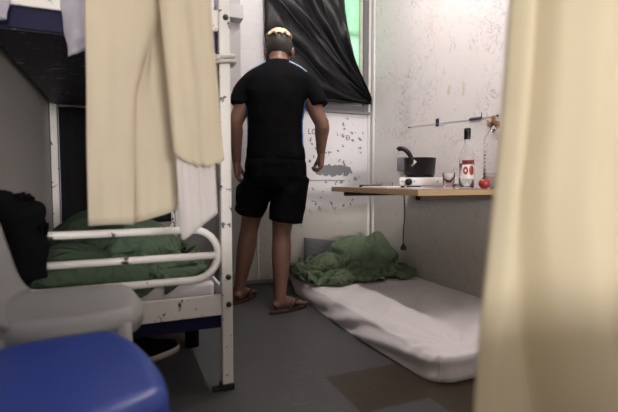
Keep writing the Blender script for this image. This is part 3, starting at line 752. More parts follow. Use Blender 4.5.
-7,2139,525,-1,2167,534,6,2195,540,12,2224,545,19,2253,548,25,2283,550,32,2313,550,38,2343,548,44,2372,545,50,2402,540,55,2431,533,59,2460,524,62,2487,513,63,2514,500,64,2540,488,68,2569,484,73,2597,483,79,2625,483,89,2652,488,89,2679,477,
85,2703,462,83,2727,447,76,2749,430,74,2773,414,85,2800,412,100,2825,419,104,2849,402,110,2876,402,116,2904,402,122,2932,402,-22,1673,402,-17,1647,417,-14,1636,444,-11,1636,474,-5,1663,487,4,1670,459,8,1650,435,9,1664,407,13,1693,402,15,1722,402,
15,1752,403,12,1780,411,2,1804,425,6,1834,425,14,1851,402,25,1877,402,38,1902,404,50,1921,426,31,1938,412,9,1954,405,-16,1966,420,-34,1990,408,-30,2023,410,-19,2028,439,-10,2039,464,-3,2058,484,4,2081,501,10,2107,514,16,2134,525,23,2162,533,
29,2190,539,36,2219,544,43,2249,547,49,2279,548,55,2309,548,61,2339,546,67,2368,543,72,2398,538,77,2427,531,81,2456,522,83,2484,511,84,2511,497,84,2535,481,86,2563,471,90,2592,469,100,2619,478,106,2647,473,93,2668,457,96,2693,444,89,2716,429,
85,2739,412,92,2766,402,104,2793,402,117,2817,411,125,2844,402,132,2872,402,138,2899,402,145,2927,402,-5,1682,414,4,1655,419,7,1635,442,10,1636,471,16,1657,491,24,1658,463,27,1666,436,-2,1674,426,-2,1700,420,15,1722,423,24,1750,423,15,1775,433,
20,1803,439,28,1828,426,33,1844,402,47,1869,402,57,1892,416,33,1906,432,17,1919,409,-5,1935,402,-22,1959,402,-14,1990,402,-6,2016,407,2,2023,435,11,2034,460,19,2053,481,26,2076,498,33,2102,512,39,2129,522,46,2157,531,53,2186,537,59,2215,542,
66,2244,544,72,2274,546,79,2304,545,84,2334,543,90,2364,540,95,2394,534,99,2424,527,102,2452,518,104,2480,506,105,2507,492,104,2531,475,106,2558,463,111,2587,463,119,2615,468,117,2641,455,98,2657,439,98,2681,425,94,2705,409,103,2732,402,114,2759,402,
125,2785,402,136,2811,402,145,2838,402,153,2865,402,160,2893,402,168,2921,404,16,1690,418,23,1664,430,29,1637,440,33,1636,468,37,1650,493,44,1666,464,24,1685,451,-5,1679,447,-19,1704,431,-5,1733,432,16,1748,447,34,1770,448,42,1795,434,37,1813,411,
53,1836,402,65,1860,413,49,1877,433,23,1887,421,0,1905,419,-11,1932,424,-1,1960,417,8,1982,402,15,2010,403,23,2021,429,32,2031,455,40,2049,477,48,2072,494,55,2098,507,62,2125,518,69,2153,527,76,2181,533,83,2211,538,89,2240,540,95,2270,541,
101,2300,541,107,2330,539,112,2360,535,116,2390,529,120,2420,522,123,2448,512,125,2476,500,125,2502,485,124,2526,467,127,2554,461,132,2583,466,135,2611,453,121,2629,436,101,2645,421,103,2671,406,114,2698,402,124,2725,402,135,2751,402,145,2777,402,156,2804,402,
166,2831,402,174,2859,402,182,2886,402,186,2912,416,30,1682,402,45,1664,422,49,1636,437,57,1636,465,58,1650,491,48,1680,478,19,1680,474,-10,1686,470,-18,1708,450,8,1720,443,33,1732,442,46,1757,432,43,1781,416,54,1803,402,71,1826,409,63,1846,432,
36,1858,430,12,1875,436,3,1905,444,8,1933,437,20,1950,416,28,1975,402,36,2003,402,43,2022,422,53,2030,448,62,2047,470,69,2069,488,76,2095,502,84,2121,513,91,2149,521,98,2178,527,105,2207,532,112,2236,534,118,2266,535,123,2296,535,129,2326,532,
133,2356,528,137,2386,522,141,2415,515,143,2444,505,144,2471,492,144,2496,477,146,2523,465,149,2552,467,152,2580,454,139,2599,435,114,2612,423,113,2636,404,124,2664,402,134,2690,402,145,2717,402,155,2744,402,166,2770,402,177,2797,402,186,2824,402,196,2852,402,
200,2878,416,187,2898,434,21,1659,402,48,1650,406,69,1643,431,74,1651,461,73,1663,489,45,1679,500,20,1694,494,1,1706,477,2,1692,447,11,1706,423,34,1722,420,42,1747,410,57,1770,402,75,1793,403,75,1813,427,49,1826,435,31,1845,449,23,1874,457,
23,1904,455,27,1932,445,40,1949,424,50,1969,407,57,1997,402,62,2024,412,73,2031,438,82,2047,461,90,2068,480,97,2093,494,105,2119,506,113,2147,514,120,2175,520,127,2204,524,133,2233,527,139,2263,528,145,2292,527,150,2322,524,154,2352,520,158,2382,514,
161,2411,506,162,2439,495,163,2465,482,165,2493,471,168,2522,470,168,2549,456,154,2567,436,128,2580,426,123,2602,405,134,2630,402,144,2657,402,155,2683,402,165,2710,402,176,2737,402,186,2762,402,197,2789,402,209,2817,402,210,2844,417,197,2864,435,172,2880,438,
12,1635,402,33,1639,423,51,1657,438,72,1672,453,74,1683,481,56,1697,505,32,1714,494,17,1719,470,24,1698,452,29,1689,421,44,1711,403,60,1734,402,76,1761,402,85,1782,419,65,1795,437,54,1816,455,50,1845,463,46,1874,460,45,1903,458,46,1932,456,
52,1958,442,68,1971,421,79,1992,403,83,2022,403,92,2036,428,102,2049,451,110,2068,471,117,2092,485,125,2117,496,133,2144,505,141,2172,511,148,2200,515,154,2230,518,160,2259,518,165,2289,517,170,2318,515,174,2348,510,177,2377,504,179,2406,495,181,2434,484,
183,2461,474,187,2491,470,186,2518,457,170,2535,438,143,2547,429,135,2569,408,144,2596,402,154,2623,402,165,2650,402,175,2676,402,186,2703,402,197,2729,402,207,2756,402,218,2783,403,221,2808,419,206,2828,436,183,2846,440,162,2863,428,-4,1643,415,19,1659,423,
45,1674,424,59,1688,447,57,1695,474,67,1713,499,48,1733,488,34,1733,463,32,1716,440,50,1693,428,65,1698,404,79,1725,402,91,1749,411,83,1765,435,79,1787,454,77,1818,459,71,1847,452,62,1873,443,60,1902,441,68,1929,450,71,1959,454,78,1985,438,
97,1994,417,105,2018,402,108,2044,415,120,2054,439,131,2066,463,139,2088,480,144,2116,485,153,2142,493,161,2170,499,168,2198,504,174,2226,506,180,2256,507,185,2285,506,189,2315,503,192,2344,498,195,2373,491,196,2401,482,198,2429,471,203,2458,467,203,2486,456,
189,2506,439,160,2516,430,148,2536,410,155,2564,402,165,2590,402,175,2617,402,185,2643,402,196,2669,402,207,2696,402,219,2724,402,227,2749,402,232,2772,421,215,2793,436,192,2811,442,169,2828,433,162,2848,410,-11,1659,402,14,1676,406,39,1690,414,40,1703,446,
57,1715,466,81,1720,486,69,1743,476,49,1746,453,44,1730,429,66,1708,435,85,1694,418,100,1717,402,104,1738,423,104,1760,442,102,1789,449,93,1817,442,84,1844,434,78,1873,428,73,1902,424,73,1933,429,91,1954,443,99,1984,450,107,2009,434,126,2017,410,
126,2049,403,137,2063,427,150,2066,453,159,2086,472,161,2115,471,171,2141,479,179,2167,485,186,2195,490,192,2224,493,198,2253,493,202,2282,492,206,2311,489,209,2340,484,211,2368,477,212,2396,467,217,2424,462,218,2452,452,207,2476,437,182,2489,428,167,2507,410,
170,2534,403,177,2559,403,186,2585,402,196,2610,402,206,2636,402,217,2662,402,228,2688,402,239,2715,402,242,2741,420,225,2759,436,201,2774,442,179,2792,435,170,2814,414,182,2840,402,-23,1682,402,1,1694,411,25,1708,418,52,1715,430,74,1715,450,94,1715,472,
89,1740,459,68,1749,441,56,1743,415,78,1724,426,101,1706,434,121,1710,412,124,1739,412,124,1762,433,118,1791,432,112,1819,431,106,1847,432,99,1876,429,94,1905,424,90,1933,415,91,1965,423,116,1979,436,129,2007,444,138,2029,426,148,2046,402,156,2071,417,
169,2066,443,179,2086,463,174,2114,454,186,2140,462,195,2166,469,202,2193,474,208,2222,476,214,2250,477,218,2279,476,221,2307,474,222,2335,468,226,2363,462,228,2391,453,228,2418,443,219,2443,432,200,2461,423,186,2481,406,190,2511,406,183,2533,424,193,2559,420,
207,2576,402,217,2602,402,226,2628,403,236,2655,410,248,2680,402,256,2707,415,239,2723,435,214,2739,439,190,2756,433,179,2779,416,191,2808,408,200,2834,418,-29,1676,423,-6,1689,433,23,1696,439,54,1690,437,80,1695,445,107,1705,460,97,1724,440,72,1726,427,
75,1751,408,90,1743,435,112,1722,444,137,1714,430,150,1735,413,143,1765,424,140,1793,433,134,1821,436,127,1850,437,121,1879,435,114,1908,431,109,1937,423,106,1966,408,116,1994,417,146,2000,429,161,2027,431,168,2042,403,178,2069,408,189,2066,436,198,2088,453,
189,2113,438,196,2140,443,206,2166,450,215,2192,456,225,2219,461,231,2247,464,237,2276,465,240,2305,463,233,2330,449,232,2358,441,229,2383,431,223,2408,422,214,2432,412,208,2458,402,206,2486,402,203,2505,424,202,2530,437,213,2555,428,227,2566,405,237,2593,402,
246,2620,402,254,2647,402,268,2673,410,260,2692,434,229,2704,436,205,2721,427,190,2745,413,196,2774,402,210,2797,420,219,2825,425,-16,1657,418,2,1667,437,24,1674,454,53,1680,459,82,1681,463,109,1687,450,92,1701,430,82,1714,410,95,1741,402,106,1755,427,
123,1741,450,149,1726,446,170,1738,425,166,1767,427,162,1794,434,156,1823,438,150,1852,440,142,1881,439,135,1910,435,128,1938,428,125,1964,418,132,1990,403,152,2010,407,178,2017,421,188,2038,403,201,2063,403,210,2064,431,217,2090,443,207,2111,425,206,2139,423,
220,2164,432,229,2190,438,237,2218,443,243,2246,445,248,2274,446,255,2303,446,254,2332,444,243,2352,425,237,2378,411,235,2406,403,234,2434,402,230,2462,402,226,2490,403,223,2501,431,222,2526,446,233,2552,437,248,2560,413,258,2585,402,266,2612,402,272,2639,402,
271,2656,429,248,2674,428,229,2693,416,212,2712,407,207,2742,402,218,2768,402,224,2797,402,223,2825,402,2,1650,404,16,1671,419,36,1660,440,57,1656,459,87,1660,464,104,1668,439,93,1681,417,101,1702,402,113,1730,402,124,1754,417,135,1759,446,160,1744,458,
186,1741,441,188,1766,424,184,1797,433,179,1827,438,172,1856,440,165,1884,439,157,1913,436,149,1940,431,139,1967,436,150,1981,416,169,1996,402,191,2008,402,208,2030,402,221,2054,402,228,2062,428,237,2090,432,226,2109,413,222,2137,406,224,2166,410,225,2194,416,
231,2221,422,236,2249,424,239,2278,424,246,2305,424,265,2330,425,265,2360,422,255,2383,405,255,2409,402,255,2438,402,251,2465,402,245,2494,403,244,2503,431,243,2522,454,252,2549,447,269,2560,423,280,2580,407,288,2608,402,291,2636,402,287,2661,418,263,2678,407,
248,2702,402,233,2727,406,218,2743,424,207,2770,423,200,2796,410,198,2824,402,26,1643,402,34,1669,406,48,1678,432,68,1658,438,89,1641,451,101,1647,425,110,1668,405,121,1694,402,133,1720,402,140,1744,417,152,1766,433,168,1766,458,199,1757,455,211,1771,432,
203,1802,430,201,1831,434,195,1860,437,187,1888,437,178,1916,435,170,1944,430,158,1965,449,160,1991,434,183,1981,416,208,1992,402,226,2017,402,241,2040,402,252,2057,422,253,2086,418,246,2109,402,243,2137,402,242,2165,402,243,2193,402,241,2221,402,238,2250,402,
240,2279,402,247,2309,402,263,2332,402,276,2354,402,281,2384,402,281,2413,402,279,2441,403,277,2472,402,265,2498,402,263,2515,426,265,2516,456,270,2545,458,289,2557,435,298,2580,421,308,2607,412,312,2637,402,302,2667,402,284,2691,402,267,2714,404,252,2738,410,
236,2749,437,217,2777,440,202,2803,432,190,2829,425,47,1635,403,54,1665,402,65,1687,420,83,1676,441,105,1660,452,123,1644,432,130,1659,407,141,1684,402,153,1711,402,158,1729,423,170,1755,423,176,1780,444,203,1780,461,230,1781,442,227,1808,423,223,1837,428,
217,1865,431,208,1893,432,199,1921,430,190,1949,435,180,1967,456,172,1994,452,192,1991,431,219,1992,422,244,2005,410,261,2028,402,271,2056,408,270,2082,403,269,2109,402,268,2137,402,268,2165,402,265,2193,402,263,2221,402,260,2249,402,261,2279,402,272,2301,403,
286,2326,407,296,2356,414,297,2384,418,294,2414,420,288,2443,424,275,2472,426,284,2496,403,284,2508,426,287,2513,456,293,2541,463,291,2570,455,291,2595,440,297,2617,431,312,2640,422,311,2670,423,293,2695,422,278,2718,424,267,2743,427,251,2766,435,235,2788,435,
223,2813,432,214,2839,426,66,1636,417,76,1659,402,83,1687,407,99,1690,435,120,1675,449,139,1655,442,153,1652,415,162,1676,402,172,1702,402,181,1722,422,189,1749,428,192,1780,428,202,1799,447,234,1801,455,251,1813,429,243,1841,417,237,1871,422,228,1899,424,
219,1927,429,211,1952,441,203,1975,456,190,2002,462,188,2013,432,218,2015,429,247,2015,431,274,2025,421,289,2050,410,293,2080,406,291,2109,403,290,2138,402,289,2166,402,288,2195,402,284,2224,402,278,2247,402,278,2272,418,274,2298,425,277,2327,431,292,2352,433,
291,2382,438,281,2408,439,267,2438,435,261,2462,414,289,2477,404,293,2488,435,308,2514,444,294,2539,440,272,2563,443,269,2591,435,275,2618,421,290,2644,414,296,2663,438,281,2686,440,264,2709,439,248,2734,435,233,2756,421,228,2783,412,230,2811,408,233,2840,411,
84,1640,431,96,1653,408,104,1683,402,116,1701,423,135,1691,444,155,1670,446,173,1653,427,181,1666,403,192,1694,402,202,1719,416,203,1747,411,211,1774,418,216,1800,426,225,1822,446,256,1830,445,266,1849,421,255,1878,411,246,1907,410,235,1935,416,227,1963,427,
224,1985,450,207,2011,453,188,2033,438,216,2038,436,243,2037,432,271,2040,438,296,2055,433,304,2082,425,309,2109,417,311,2138,411,312,2167,404,311,2196,402,307,2223,403,303,2253,402,296,2282,406,294,2299,434,290,2323,448,280,2352,453,268,2378,445,259,2403,435,
255,2427,417,270,2449,402,295,2459,418,312,2483,427,310,2514,418,287,2535,421,261,2553,424,266,2584,413,285,2608,408,299,2628,429,279,2649,444,262,2672,439,246,2696,429,239,2721,417,242,2749,402,246,2779,402,250,2808,402,254,2836,403,93,1656,444,114,1655,422,
125,1674,402,135,1701,409,151,1705,435,171,1685,446,190,1664,438,206,1662,412,216,1687,402,220,1716,402,223,1744,402,228,1772,409,236,1795,421,232,1825,423,242,1849,439,269,1864,440,275,1888,419,265,1916,410,255,1944,412,244,1972,418,232,1996,432,202,2004,431,
195,2027,414,213,2051,417,239,2059,430,262,2060,443,289,2066,452,312,2086,447,311,2116,440,312,2143,433,312,2170,426,312,2198,426,315,2226,426,296,2252,424,312,2279,421,309,2310,419,290,2332,425,265,2344,439,251,2368,434,252,2392,416,267,2414,402,289,2432,402,
311,2451,402,315,2479,405,295,2503,404,278,2524,402,260,2548,403,282,2570,406,298,2594,419,284,2614,440,264,2636,433,254,2661,420,252,2689,409,256,2717,402,263,2746,402,267,2775,402,272,2804,402,277,2832,402,114,1653,459,129,1665,436,144,1667,411,155,1693,402,
169,1711,421,187,1700,442,207,1678,444,226,1665,424,236,1684,402,242,1714,402,245,1741,402,248,1770,402,248,1799,403,249,1826,410,247,1856,415,253,1878,432,269,1900,442,279,1922,426,270,1950,428,248,1968,440,218,1976,436,201,1990,415,212,2016,402,227,2041,402,
245,2065,409,263,2079,429,279,2086,451,303,2096,466,298,2125,462,295,2149,447,290,2171,431,295,2198,441,297,2225,445,302,2254,445,295,2281,433,293,2301,406,273,2320,412,250,2333,427,245,2360,412,267,2378,402,284,2399,402,305,2419,404,312,2444,422,293,2468,419,
276,2486,403,259,2512,408,264,2537,424,281,2558,426,292,2580,440,272,2602,425,267,2627,411,268,2655,403,273,2685,402,280,2713,402,283,2742,402,289,2771,402,293,2799,402,299,2828,402,119,1636,447,147,1645,440,163,1665,425,175,1682,402,187,1707,407,203,1713,432,
223,1695,446,243,1675,435,257,1682,409,263,1710,402,267,1739,402,269,1768,402,270,1797,402,269,1826,402,268,1855,405,272,1882,416,290,1894,439,293,1925,446,266,1941,450,237,1948,445,214,1957,425,218,1979,402,232,2004,402,247,2028,402,260,2052,402,279,2074,414,
295,2084,436,308,2107,444,279,2119,449,271,2147,447,269,2174,441,272,2202,435,284,2227,426,311,2246,424,297,2267,413,277,2286,402,258,2304,402,238,2325,410,259,2347,402,281,2367,402,301,2385,402,311,2408,422,296,2433,434,277,2456,430,257,2476,415,267,2499,427,
282,2523,432,300,2548,434,309,2575,428,287,2594,407,287,2623,402,290,2653,402,295,2681,402,300,2709,402,305,2738,403,310,2767,407,312,2796,414,312,2824,421,114,1635,423,144,1636,419,171,1646,412,195,1669,402,205,1695,402,220,1716,418,238,1711,442,259,1689,444,
277,1684,420,285,1707,402,288,1737,402,291,1766,402,291,1796,402,290,1825,402,290,1854,402,291,1882,404,304,1903,423,292,1931,425,262,1923,436,235,1927,435,226,1947,411,238,1970,402,251,1993,410,266,2015,402,281,2040,402,296,2059,417,315,2083,422,306,2115,427,
278,2119,426,259,2142,428,254,2171,424,268,2197,415,290,2212,406,311,2237,405,290,2254,402,262,2265,402,244,2290,414,253,2317,428,274,2331,413,296,2347,403,310,2373,420,298,2397,436,278,2421,433,264,2441,419,269,2465,402,286,2489,418,299,2512,426,311,2540,417,
312,2566,405,310,2595,402,309,2623,408,310,2651,412,312,2680,415,312,2707,420,312,2735,425,311,2763,430,304,2791,435,295,2819,436,111,1638,402,138,1649,402,161,1664,405,189,1673,423,218,1682,417,237,1702,409,253,1721,428,273,1707,447,294,1692,433,306,1706,409,
310,1735,402,312,1765,402,312,1795,402,312,1824,402,312,1853,402,312,1881,402,311,1911,402,283,1924,405,263,1906,422,234,1912,418,242,1935,402,258,1959,402,269,1983,414,284,2004,402,300,2028,402,312,2055,402,312,2085,402,305,2113,402,278,2122,404,254,2138,408,
255,2167,402,280,2180,402,303,2199,412,300,2226,426,276,2237,415,253,2255,418,249,2281,433,268,2304,437,288,2315,418,308,2337,421,302,2363,438,279,2383,434,269,2405,418,274,2429,402,291,2456,402,302,2483,404,308,2511,402,294,2538,402,291,2566,408,307,2590,426,
312,2618,430,312,2647,436,312,2675,439,312,2704,443,303,2731,445,292,2758,443,282,2785,436,275,2812,429])
o = cloth_obj('blanket', BUNK_CLOTH, M['dark_green'], ((-.355, 1.624, .402), (.333, 2.95, .625)), .007, lambda x, y, z: (x, y, z - .045 * sstep(1.655, 1.628, y)))
tag(o, 'rumpled dark green blanket on the lower bunk behind the white end rails', 'blanket')

# black jacket heaped over the rail end by the white chair
bm = bmesh.new()
pts = spline([(-.300, 1.543, .478), (-.300, 1.543, .55), (-.298, 1.543, .62), (-.303, 1.543, .665), (-.335, 1.543, .70), (-.375, 1.543, .755)], 5)
rs = [(.055 if k < 16 else .04, pl(k / (len(pts) - 1), [(0, .080), (.2, .088), (.45, .085), (.62, .088), (.78, .062), (.9, .032), (1, .018)])) for k in range(len(pts))]
tube(bm, pts, [(a * .45, b) for a, b in rs], 22, up=Vector((0, 1, 0)))
o = obj('jacket', bm, M['black_cloth'])
m = o.modifiers.new('s', 'SUBSURF'); m.levels = 2; m.render_levels = 2
bake(o)
for v in o.data.vertices:
    d = .024 * nz(v.co.x * 18, v.co.y * 18, v.co.z * 12)
    v.co += v.normal * d
    v.co.x = max(v.co.x, XL + .003)
tag(o, 'black jacket heaped between the white plastic chair and the bunk rail', 'jacket')

# film bags hanging from the upper bunk
def hang_bag(name, x0, x1, y, z0, z1, label, seed, cut):
    bm = bmesh.new()
    def f(u, v):
        a = u * 2 * pi
        z = lerp(z1, z0, v)
        w = (x1 - x0) / 2 * (1 - .25 * v ** 3)
        z -= cut * (cos(a) * .5) * v
        x = (x0 + x1) / 2 + cos(a) * w + .006 * nz(a, v * 5, seed)
        yy = y + sin(a) * (.022 * (.4 + v)) * (1 if v < .95 else .5) + .008 * nz(cos(a) * 3, v * 7, seed + 3)
        return Vector((x, yy, z))
    grid(bm, 40, 24, f)
    bmesh.ops.remove_doubles(bm, verts=bm.verts, dist=.0001)
    o = obj(name, bm, M['bag'])
    return tag(o, label, 'bag', 'white bags hanging from the upper bunk')
hang_bag('plastic_bag', -.158, -.035, 1.545, 1.185, 1.46, 'translucent white plastic bag hanging from the upper bunk beside the cream sheet', 1, -.06)
hang_bag('plastic_bag', -.42 + .04, -.285, 1.545, 1.245, 1.46, 'small white bag hanging at the far left end of the upper bunk frame', 5, .0)

# crumpled white strip dangling below the upper bunk beside the post
bm = bmesh.new()
for k in range(26):
    t = k / 25
    ellipsoid(bm, (lerp(.292, .300, t) + random.uniform(-.010, .010), 1.575 + random.uniform(-.008, .008), lerp(1.232, 1.03, t)),
              (random.uniform(.006, .013), random.uniform(.006, .012), random.uniform(.006, .012)), 8, 6)
o = obj('crumpled_film_strip', bm, M['bag']); tag(o, 'crumpled white plastic strip dangling under the upper bunk beside the post', 'plastic strip')

# knotted cloth tie around the post
bm = bmesh.new()
for k, zz in enumerate((1.205, 1.218, 1.195)):
    R = .031 + .002 * k
    pts = [(BX1 + R * cos(a) * (1 + .25 * abs(sin(2 * a))), BY0 + R * sin(a) * (1 + .25 * abs(sin(2 * a))), zz + .006 * sin(a + k)) for a in [2 * pi * i / 20 for i in range(20)]]
    tube(bm, pts, .0065, 8, closed=True)
tube(bm, spline([(BX1 - .02, BY0 - .035, 1.208), (BX1 - .045, BY0 - .04, 1.216), (BX1 - .06, BY0 - .035, 1.228)]), .005, 8)
tube(bm, spline([(BX1 - .02, BY0 - .035, 1.205), (BX1 - .045, BY0 - .045, 1.201), (BX1 - .055, BY0 - .04, 1.209)]), .004, 8)
o = obj('cloth_tie', bm, M['white_cloth']); tag(o, 'cream cloth tie knotted around the bunk post', 'tie')

# shoe and pouch under the bunk
sh = thing('sneaker', 'dark sneaker with a pale sole on the floor under the bunk', 'shoe', (.085, 2.00, 0), radians(27))
bm = bmesh.new()
loft(bm, [((0, 0, .0), .150, .048, 2.6), ((0, 0, .016), .155, .052, 2.6), ((0, 0, .026), .152, .050, 2.6)])
obj('sole', bm, M['sole'], sh)
bm = bmesh.new()
loft(bm, [((0, 0, .027), .148, .047, 2.4), ((-.005, 0, .05), .143, .045, 2.4), ((-.045, 0, .075), .095, .040, 2.3), ((-.07, 0, .10), .066, .034, 2.2), ((-.075, 0, .105), .05, .025, 2.2)])
obj('upper', bm, M['black_cloth'], sh)
po = thing('pouch', 'small dark pouch on a strap standing under the bunk near its side', 'pouch', (.285, 2.075, 0))
bm = bmesh.new(); box(bm, -.03, .03, -.025, .025, 0, .085, .010, 3)
o = obj('body', bm, M['black_cloth'], po)
bm = bmesh.new(); tube(bm, spline([(-.02, 0, .08), (-.022, 0, .15), (0, 0, .19), (.02, 0, .15), (.02, 0, .08)], 6), .005, 8, up=Vector((0, 1, 0)))
obj('strap', bm, M['dark_grey_cloth'], po)

# ------------------------------------------------------------------ hanging sheets in front of the bunk
def crosssheet(name, rows, mat, label, n=70, nz_=46, grp=None, th=.002, cat='sheet'):
    """rows: z -> list of (x, y) plan points; the sheet follows them down"""
    zs = [r[0] for r in rows]
    bm = bmesh.new()
    cur = []
    for z, pts in rows:
        sp = spline([(a, b, 0) for a, b in pts], 10)
        L = [0]
        for p, q in zip(sp, sp[1:]): L.append(L[-1] + (q - p).length)
        res = []
        for i in range(n):
            d = L[-1] * i / (n - 1)
            k = 0
            while k < len(L) - 2 and L[k + 1] < d: k += 1
            res.append(sp[k].lerp(sp[k + 1], (d - L[k]) / max(1e-9, L[k + 1] - L[k])))
        cur.append(res)
    def f(u, v):
        i = int(round(u * (n - 1)))
        t = v * (len(rows) - 1); k = min(int(t), len(rows) - 2); t -= k
        p = cur[k][i].lerp(cur[k + 1][i], t)
        za, zb = rows[k][0], rows[k + 1][0]
        za = za(u) if callable(za) else za; zb = zb(u) if callable(zb) else zb
        z = lerp(za, zb, t)
        return Vector((p.x + .002 * nz(u * 6, z * 4, 3), p.y + .005 * nz(u * 9, z * 4, 1), z))
    grid(bm, n, nz_, f)
    o = obj(name, bm, mat); solidify(o, th)
    return tag(o, label, cat, grp)
Y0 = 1.25
ztop = 1.62
bot = lambda u: .658 + .006 * sin(u * 5) + pl(u, [(0, .004), (.45, .0), (.6, .008), (1, .045)])
crosssheet('hanging_sheet', [
    (ztop, [(-.070, Y0), (.02, Y0 - .01), (.12, Y0 - .012), (.150, Y0 + .02), (.115, Y0 + .05), (.17, Y0 + .06), (.20, Y0 + .06)]),
    (1.24, [(-.074, Y0), (.02, Y0 - .012), (.088, Y0 - .014), (.108, Y0 + .015), (.085, Y0 + .045), (.14, Y0 + .055), (.18, Y0 + .05)]),
    (1.0, [(-.077, Y0), (-.02, Y0 - .014), (.026, Y0 - .012), (.040, Y0 + .012), (.038, Y0 + .04), (.10, Y0 + .048), (.16, Y0 + .04)]),
    (bot, [(-.082, Y0), (-.03, Y0 - .012), (.018, Y0 - .006), (.030, Y0 + .014), (.05, Y0 + .028), (.10, Y0 + .025), (.14, Y0 + .02)]),
], M['cream'], 'wide cream sheet hanging in front of the bunk, left of the narrower one', grp='cream cloths hanging before the bunk')
Y2 = Y0 - .045
bot2 = lambda u: .845 - .03 * sin(u * 3.2) + .012 * nz(u * 14, 2, 2)
narrow = crosssheet('hanging_sheet', [
    (ztop, [(.090, Y2 - .03), (.12, Y2 - .045), (.16, Y2 - .04), (.19, Y2 - .05), (.22, Y2 - .03), (.215, Y2 + .02)]),
    (1.24, [(.094, Y2 - .03), (.12, Y2 - .045), (.15, Y2 - .038), (.19, Y2 - .05), (.222, Y2 - .03), (.215, Y2 + .02)]),
    (1.0, [(.112, Y2 - .03), (.13, Y2 - .042), (.16, Y2 - .04), (.20, Y2 - .05), (.240, Y2 - .03), (.232, Y2 + .01)]),
    (bot2, [(.124, Y2 - .03), (.14, Y2 - .042), (.17, Y2 - .036), (.21, Y2 - .046), (.250, Y2 - .03), (.246, Y2 - .005)]),
], M['cream'], 'narrow cream sheet hanging by the bunk post, with a white tail below', n=60, grp='cream cloths hanging before the bunk')
bot3 = lambda u: pl(u, [(0, .628), (.05, .622), (1, .690)])
tail = crosssheet('white_cloth', [
    (ztop, [(.118, Y2 - .012), (.15, Y2 - .016), (.18, Y2 - .012), (.21, Y2 - .014)]),
    (1.30, [(.118, Y2 - .012), (.15, Y2 - .016), (.18, Y2 - .012), (.21, Y2 - .014)]),
    (.9, [(.128, Y2 - .016), (.16, Y2 - .022), (.19, Y2 - .018), (.228, Y2 - .014)]),
    (bot3, [(.139, Y2 - .020), (.17, Y2 - .028), (.20, Y2 - .022), (.236, Y2 - .016)]),
], M['white_cloth'], 'white cloth tail hanging below the narrow cream sheet by the post', n=40, cat='cloth')
tail.parent = narrow; tail['label'] = 'white tail'
del tail['category']
# the cord they hang from
bm = bmesh.new(); tube(bm, [(XL + .002, Y0 - .02, ztop + .02), (1.88, Y0 - .02, ztop + .30)], .004, 8)
o = obj('washing_line', bm, M['white_cloth']); tag(o, 'thin cord strung across the room carrying the hanging sheets', 'cord')

# ------------------------------------------------------------------ near curtain on the right
def rc(u, v):
    z = lerp(1.75, .12, v)
    # plan: left edge to the right, folds
    x = lerp(.444 - .045 * sstep(1.1, .45, z), 1.05, u)
    y = .42 - .20 * u
    s = u * .64
    drift = .10 * max(0, (.75 - z)) / .45
    valley = exp(-((s - .052 - drift * .9) / .016) ** 2)
    y += .030 * valley
    y += -.018 * exp(-((s - .020) / .022) ** 2)
    y += .020 * sin((s - drift) * 38 + .8) * sstep(.08, .16, s) * .8
    y += .012 * nz(s * 8, z * 2.2, 4)
    return Vector((x, y, z))
bm = bmesh.new(); grid(bm, 150, 60, rc)
o = obj('curtain', bm, M['cream2']); solidify(o, .002)
tag(o, 'blurred cream curtain hanging close at the right edge of the picture', 'curtain')

# ------------------------------------------------------------------ plastic chairs
def plastic_chair(label, mat, loc, rot, W, D, H, backH, group):
    """seat faces +x locally; W is depth along x, D width along y"""
    t = thing('plastic_chair', label, 'chair', loc, rot, group)
    bm = bmesh.new()
    n = 25
    def top(u, v):
        a, b = 2 * u - 1, 2 * v - 1
        # squircle mapping
        x = a * sqrt(max(0, 1 - .32 * b * b)); y = b * sqrt(max(0, 1 - .32 * a * a))
        r = max(abs(a), abs(b))
        z = -.006 * (1 - r * r) - .030 * sstep(.86, 1.0, r) ** 1.5
        # widen to fill
        return Vector((x * W / 2, y * D / 2, H + z))
    V = grid(bm, n, n, top)
    # skirt
    rim = [V[i][0] for i in range(n)] + [V[n - 1][j] for j in range(1, n)] + [V[i][n - 1] for i in range(n - 2, -1, -1)] + [V[0][j] for j in range(n - 2, 0, -1)]
    low = [bm.verts.new((v.co.x * 1.01, v.co.y * 1.01, H - .060)) for v in rim]
    for i in range(len(rim)):
        j = (i + 1) % len(rim)
        bm.faces.new((rim[i], rim[j], low[j], low[i]))
    o = obj('seat', bm, mat, t); solidify(o, .004, -1)
    # backrest: curved panel
    bm = bmesh.new()
    def bk(u, v):
        b = 2 * u - 1
        zz = v * backH
        wy = D / 2 * (1 - .12 * v) * (1 if v < .75 else sqrt(max(.0, 1 - ((v - .75) / .25) ** 2 * .55)))
        x = -W / 2 + .015 - .075 * v ** 1.3 + .030 * (1 - (1 - b * b)) + .03 * exp(-v * 12)
        return Vector((x, b * wy, H - .012 + zz))
    grid(bm, 26, 26, bk)
    o = obj('backrest', bm, mat, t); solidify(o, .014, -1)
    for sx in (-1, 1):
        for sy in (-1, 1):
            bm = bmesh.new()
            x1, y1 = sx * (W / 2 - .060), sy * (D / 2 - .035)
            tube(bm, [(x1, y1, H - .035), (x1 + sx * .008, y1 + sy * .01, H / 2), (x1 + sx * .012, y1 + sy * .012, 0)], [(.022, .022), (.018, .018), (.014, .014)], 10)
            obj('leg', bm, mat, t)
    return t
plastic_chair('pale grey white plastic chair standing by the bunk behind the blue one', M['white_plastic'], (-.140, 1.305, 0), radians(3), .37, .375, .464, .33, 'plastic chairs')
plastic_chair('blue plastic chair nearest the camera at the lower left corner', M['blue_plastic'], (-.122, .862, 0), radians(13), .35, .44, .449, .36, 'plastic chairs')

